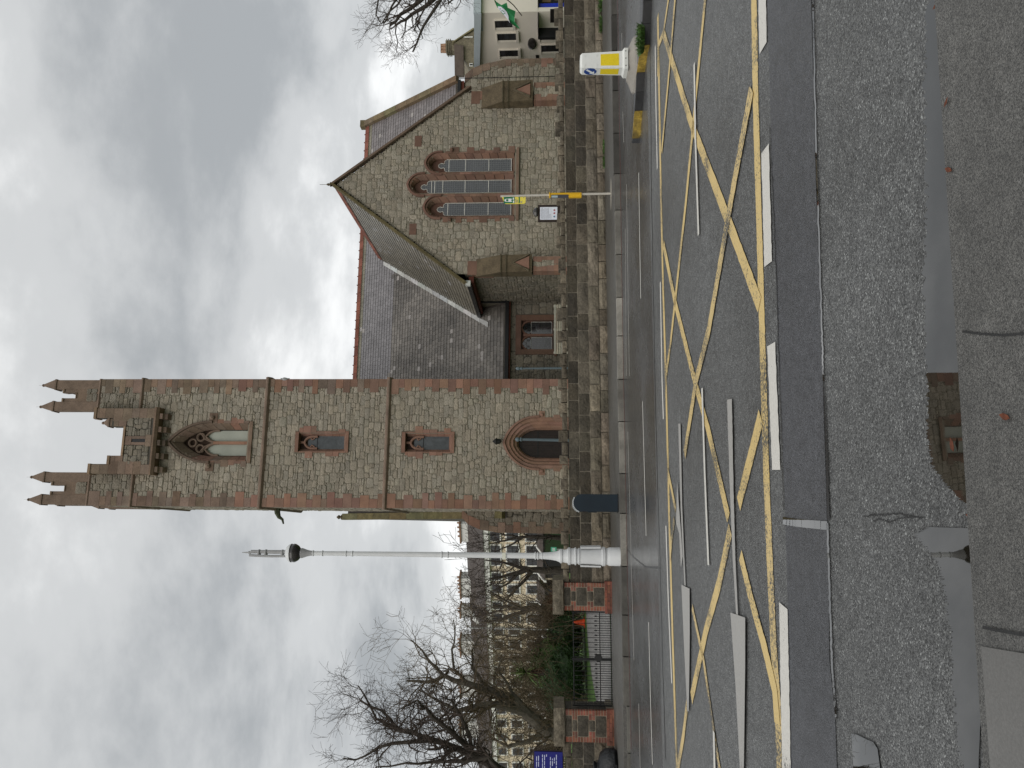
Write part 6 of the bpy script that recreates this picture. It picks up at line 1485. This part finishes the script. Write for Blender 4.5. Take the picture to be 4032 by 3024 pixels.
# tree reaching in from the right, beyond the wall
D5 = 25.0
limb_tree('bare_tree', 'bare tree whose branches reach in from the right over the pale building', [
    ([(2330, -420, D5), (2000, -400, D5), (1850, -260, D5), (1760, -90, D5), (1702, 0, D5), (1644, 45, D5), (1600, 75, D5), (1555, 102, D5)], .22, .035),
    ([(1850, -260, D5), (1790, -90, D5 - .4), (1735, 0, D5 - .5), (1695, 70, D5 - .6), (1652, 140, D5 - .7), (1625, 205, D5 - .7)], .10, .025),
    ([(1760, -90, D5), (1656, 0, D5 + .4), (1580, 62, D5 + .5), (1535, 100, D5 + .5)], .11, .04),
    ([(1702, -60, D5), (1585, -10, D5 + .8), (1540, 40, D5 + .9), (1505, 90, D5 + .9)], .06, .02),
    ([(1650, -60, D5), (1560, 0, D5 - 1), (1530, 50, D5 - 1), (1510, 95, D5 - 1)], .06, .02),
    ([(1640, -60, D5), (1490, 0, D5 - .6), (1482, 60, D5 - .6), (1500, 90, D5 - .6)], .05, .015),
    ([(1950, -200, D5), (1820, -40, D5 - .5), (1765, 15, D5 - .5)], .08, .02),
    ([(1644, 45, D5), (1640, 80, D5), (1632, 122, D5)], .03, .02), ([(1655, 60, D5), (1648, 100, D5), (1665, 150, D5)], .03, .015), ([(1600, 75, D5), (1596, 120, D5), (1580, 150, D5)], .03, .012), ([(1560, 100, D5), (1562, 160, D5), (1560, 210, D5)], .025, .008)], 44, 'bark', 'twig', 3.4, .8, 2, 4, .5, .05, 1.1, None, .0035)

# shrubs, hedge, palm
def leaf_mass(name, label, cat, m, centre, size, n, leaf, seed, group=None, stems=0, stem_m='twig_brown'):
    rnd = random.Random(seed); root = thing(name, label, cat, centre, 0, group); b = MB()
    for _ in range(n):
        v = Vector((rnd.gauss(0, 1), rnd.gauss(0, 1), rnd.gauss(0, 1))).normalized() * (rnd.random() ** .35)
        v *= 1 + .28 * mnoise.noise(v * 2.5 + Vector((seed, 0, 0)))
        p = Vector((v.x * size[0], v.y * size[1], size[2] + v.z * size[2]))
        if p.z < 0: p.z = rnd.random() * .1
        q = Vector((rnd.uniform(-1, 1), rnd.uniform(-1, 1), rnd.uniform(-.4, 1))).normalized(); a = q.orthogonal().normalized() * leaf * rnd.uniform(.6, 1.3); c = q.cross(a).normalized() * leaf * rnd.uniform(.35, .6)
        b.poly([p - a, p + c, p + a, p - c], rt(.55, 1.5, .12))
    b.build('foliage', m, root)
    co = MB(); co.lathe([(.05, .02)] + [(math.sin(math.pi * k / 9), 1 - math.cos(math.pi * k / 9)) for k in range(1, 9)] + [(.05, 1.98)], (0, 0, 0), 16)
    co.v = [tuple((Vector((x, y, z_ - 1)) * (.80 + .2 * mnoise.noise(Vector((x, y, z_)) * 2.5 + Vector((seed, 0, 0))))) + Vector((0, 0, 1))) for x, y, z_ in co.v]
    co.v = [(x * size[0], y * size[1], max(0.0, z_ * size[2])) for x, y, z_ in co.v]; co.build('inner_growth', m, root)
    s_ = MB(); 
    for k in range(max(6, stems)):
        x = rnd.uniform(-.7, .7) * size[0]; y = rnd.uniform(-.7, .7) * size[1]; s_.tube([(x, y, 0), (x * 1.05, y, size[2] * 1.2)], [.025, .01], 4)
    s_.build('stem', stem_m, root); return root
hp = gnd(2315, 2705, .14); leaf_mass('hedge', 'dark clipped hedge behind the left gate leaf', 'hedge', 'leaf_dark', (hp.x - .35, hp.y + 1.0, .1), (1.75, 1.0, .92), 9000, .055, 3)
leaf_mass('evergreen_shrub', 'bright green feathery shrub rising over the hedge by the left pier', 'shrub', 'leaf', (hp.x - .2, hp.y + 2.6, .1), (1.5, .9, 1.25), 5200, .06, 4)
hp = gnd(2306, 2560, .14); leaf_mass('hedge', 'dark clipped hedge behind the middle of the gate', 'hedge', 'leaf_dark', (hp.x + .2, hp.y + 1.3, .1), (1.3, .9, .82), 6000, .055, 5)
hp = gnd(2300, 2440, .14); leaf_mass('russet_shrub', 'reddish brown shrub behind the orange cone', 'shrub', 'dead_frond', (hp.x + .1, hp.y + 1.6, .1), (1.0, .8, .95), 4200, .05, 6)
def thicket(name, label, base, w_, h, n, seed, m='twig_brown'):
    rnd = random.Random(seed); b = MB(); root = thing(name, label, 'shrub', base, 0, 'leafless shrubs behind the gate')
    for _ in range(n):
        p = Vector((rnd.uniform(-w_, w_), rnd.uniform(-1, 1), 0)); grow(b, p, Vector((rnd.uniform(-.5, .5), rnd.uniform(-.4, .4), 1)), h * rnd.uniform(.5, .95), .02, 2, rnd, .3, .05, 4, 4, .9, .55, .008)
    b.build('stems', m, root)
for x, y, Y, w_, h, n, lab in ((2200, 2480, 36, 1.7, 2.9, 46, 'leafless tangled shrub behind the orange cone and right gate leaf'), (2200, 2570, 37, 1.7, 3.6, 50, 'leafless tangled shrub right of the spiky palm'), (2200, 2760, 36, 1.7, 3.0, 44, 'leafless tangled shrub left of the spiky palm'), (2200, 2950, 31, 1.9, 3.2, 52, 'leafless tangled shrub behind the blue board')):
    p = dep(x, y, Y); thicket('bare_shrub', lab, (p.x, p.y, .1), w_, h, n, y)
pp = dep(2100, 2648, 34.5); zc = dep(2068, 2648, 34.5).z
pal = thing('spiky_palm', 'spiky green palm with a brown skirt of dead fronds behind the gate', 'palm', (pp.x, pp.y, .1)); rnd = random.Random(6)
part('trunk', 'bark', pal, lambda b: b.tube([(0, 0, 0), (.03, 0, zc * .5), (0, 0, zc - .15)], [.16, .13, .11], 9), True)
def frond(d, L, w_, m, droop, name):
    b = MB(); d = d.normalized(); side = d.cross(Vector((0, 0, 1))); side = side.normalized() if side.length > .1 else Vector((1, 0, 0)); P = []
    for k in range(6):
        t = k / 5; P.append((Vector((0, 0, zc - .12)) + d * L * t + Vector((0, 0, -droop * t * t)), w_ * (1 - t) ** .6 * (.5 + t if t < .5 else 1)))
    for k in range(5): b.poly([P[k][0] - side * P[k][1], P[k][0] + side * P[k][1], P[k + 1][0] + side * P[k + 1][1], P[k + 1][0] - side * P[k + 1][1]], rt(.7, 1.5, .1))
    b.build(name, m, pal)
for k in range(150):
    v = Vector((rnd.gauss(0, 1), rnd.gauss(0, 1), rnd.gauss(.15, .8))); frond(v, rnd.uniform(.65, .9), .046, 'cordyline_leaf', rnd.uniform(.02, .14), 'leaf')
for k in range(36):
    v = Vector((rnd.gauss(0, .5), rnd.gauss(0, .5), -1)); frond(v, rnd.uniform(.6, 1.0), .035, 'dead_frond', 0, 'dead_leaf')
# far street light and small litter
fl = dep(2040, 2475, 46.0); sl = thing('street_light', 'thin grey street light with a bent arm in front of the terrace', 'street light', (fl.x, fl.y, .1))
part('pole', 'galv', sl, lambda b: b.tube([Vector(dep(x, y, 46.0)) - Vector((fl.x, fl.y, .1)) for x, y in ((2200, 2477), (2040, 2476), (1850, 2472), (1840, 2466), (1825, 2430), (1822, 2405))], [.07, .06, .045, .04, .035, .03], 8), True)
part('lantern', 'galv', sl, lambda b: b.box(tuple(dep(1824, 2406, 46) - Vector((fl.x, fl.y, .1)) - Vector((.02, .1, .05))), tuple(dep(1820, 2396, 46) - Vector((fl.x, fl.y, .1)) + Vector((.2, .1, .05)))))
rl = random.Random(9)
for i, (x, y, z, lab) in enumerate(((3738, 668, .104, 'dark red fallen leaf lying across the kerb edge near the right'), (3728, 402, .104, 'small brown fallen leaf on the kerb edge near the right edge'), (3817, 2030, .02, 'brown fallen leaf in the gutter where the puddles meet'), (3752, 1750, .012, 'reddish fallen leaf floating in the dark tower reflection'), (3690, 20, .012, 'dark fallen leaf in the puddle at the right edge'), (3846, 2330, .012, 'brown fallen leaf in the left puddle beside the kerb'), (3960, 1640, .106, 'pale brown fallen leaf on the near footpath'))):
    b = MB(); L = rl.uniform(.028, .05); a = rl.uniform(0, 3); 
    pts = [(-1, 0, 0), (-.5, .35, .15), (.2, .45, .1), (1, .0, .2), (.3, -.4, .12), (-.5, -.3, .02)]
    P = [Vector((u * L * .6 * math.cos(a) - v * L * .6 * math.sin(a), u * L * .6 * math.sin(a) + v * L * .6 * math.cos(a), w_ * L * .6 + .001)) for u, v, w_ in pts]; b.prism(P, (0, 0, .0015)); o = b.build('fallen_leaf', 'dead_leaf'); o.location = gnd(x, y, z); tag(o, lab, 'leaf', 'fallen leaves')
pgn = chw(5.72, .0, ch(1130, 1490)[1]); b = MB(); b.lathe([(.005, -.16), (.05, -.1), (.075, 0), (.06, .08), (.03, .12), (.045, .15), (.04, .18), (.005, .2)], (0, 0, .16), 9); b.tube([(0, 0, .1), (.02, .05, -.06)], [.04, .015], 5); o = b.build('pigeon', 'lamp_grey', None, True); o.location = chw(5.68, -.06, ZS2 - .9 + .2); o.location = chw(TW_ + .06, -.05, ch(1128, 1490)[1] - .1); tag(o, 'pigeon perched on the right edge of the tower', 'bird')

# two bare trees across the road behind the camera: the lancets' glass mirrors them
for i, (x, y, sd) in enumerate(((11.0, -9.0, 5), (19.0, -11.0, 6))):
    bare_tree('bare_tree', ('bare roadside tree behind the viewer, mirrored in the left and middle lancets', 'bare roadside tree behind the viewer, mirrored in the right lancet')[i], (x, y, .1), 13.0, .38, sd, 'bark', 'twig', 'bare trees across the road', 3, 4, (0, 0), .8, .3, .02)
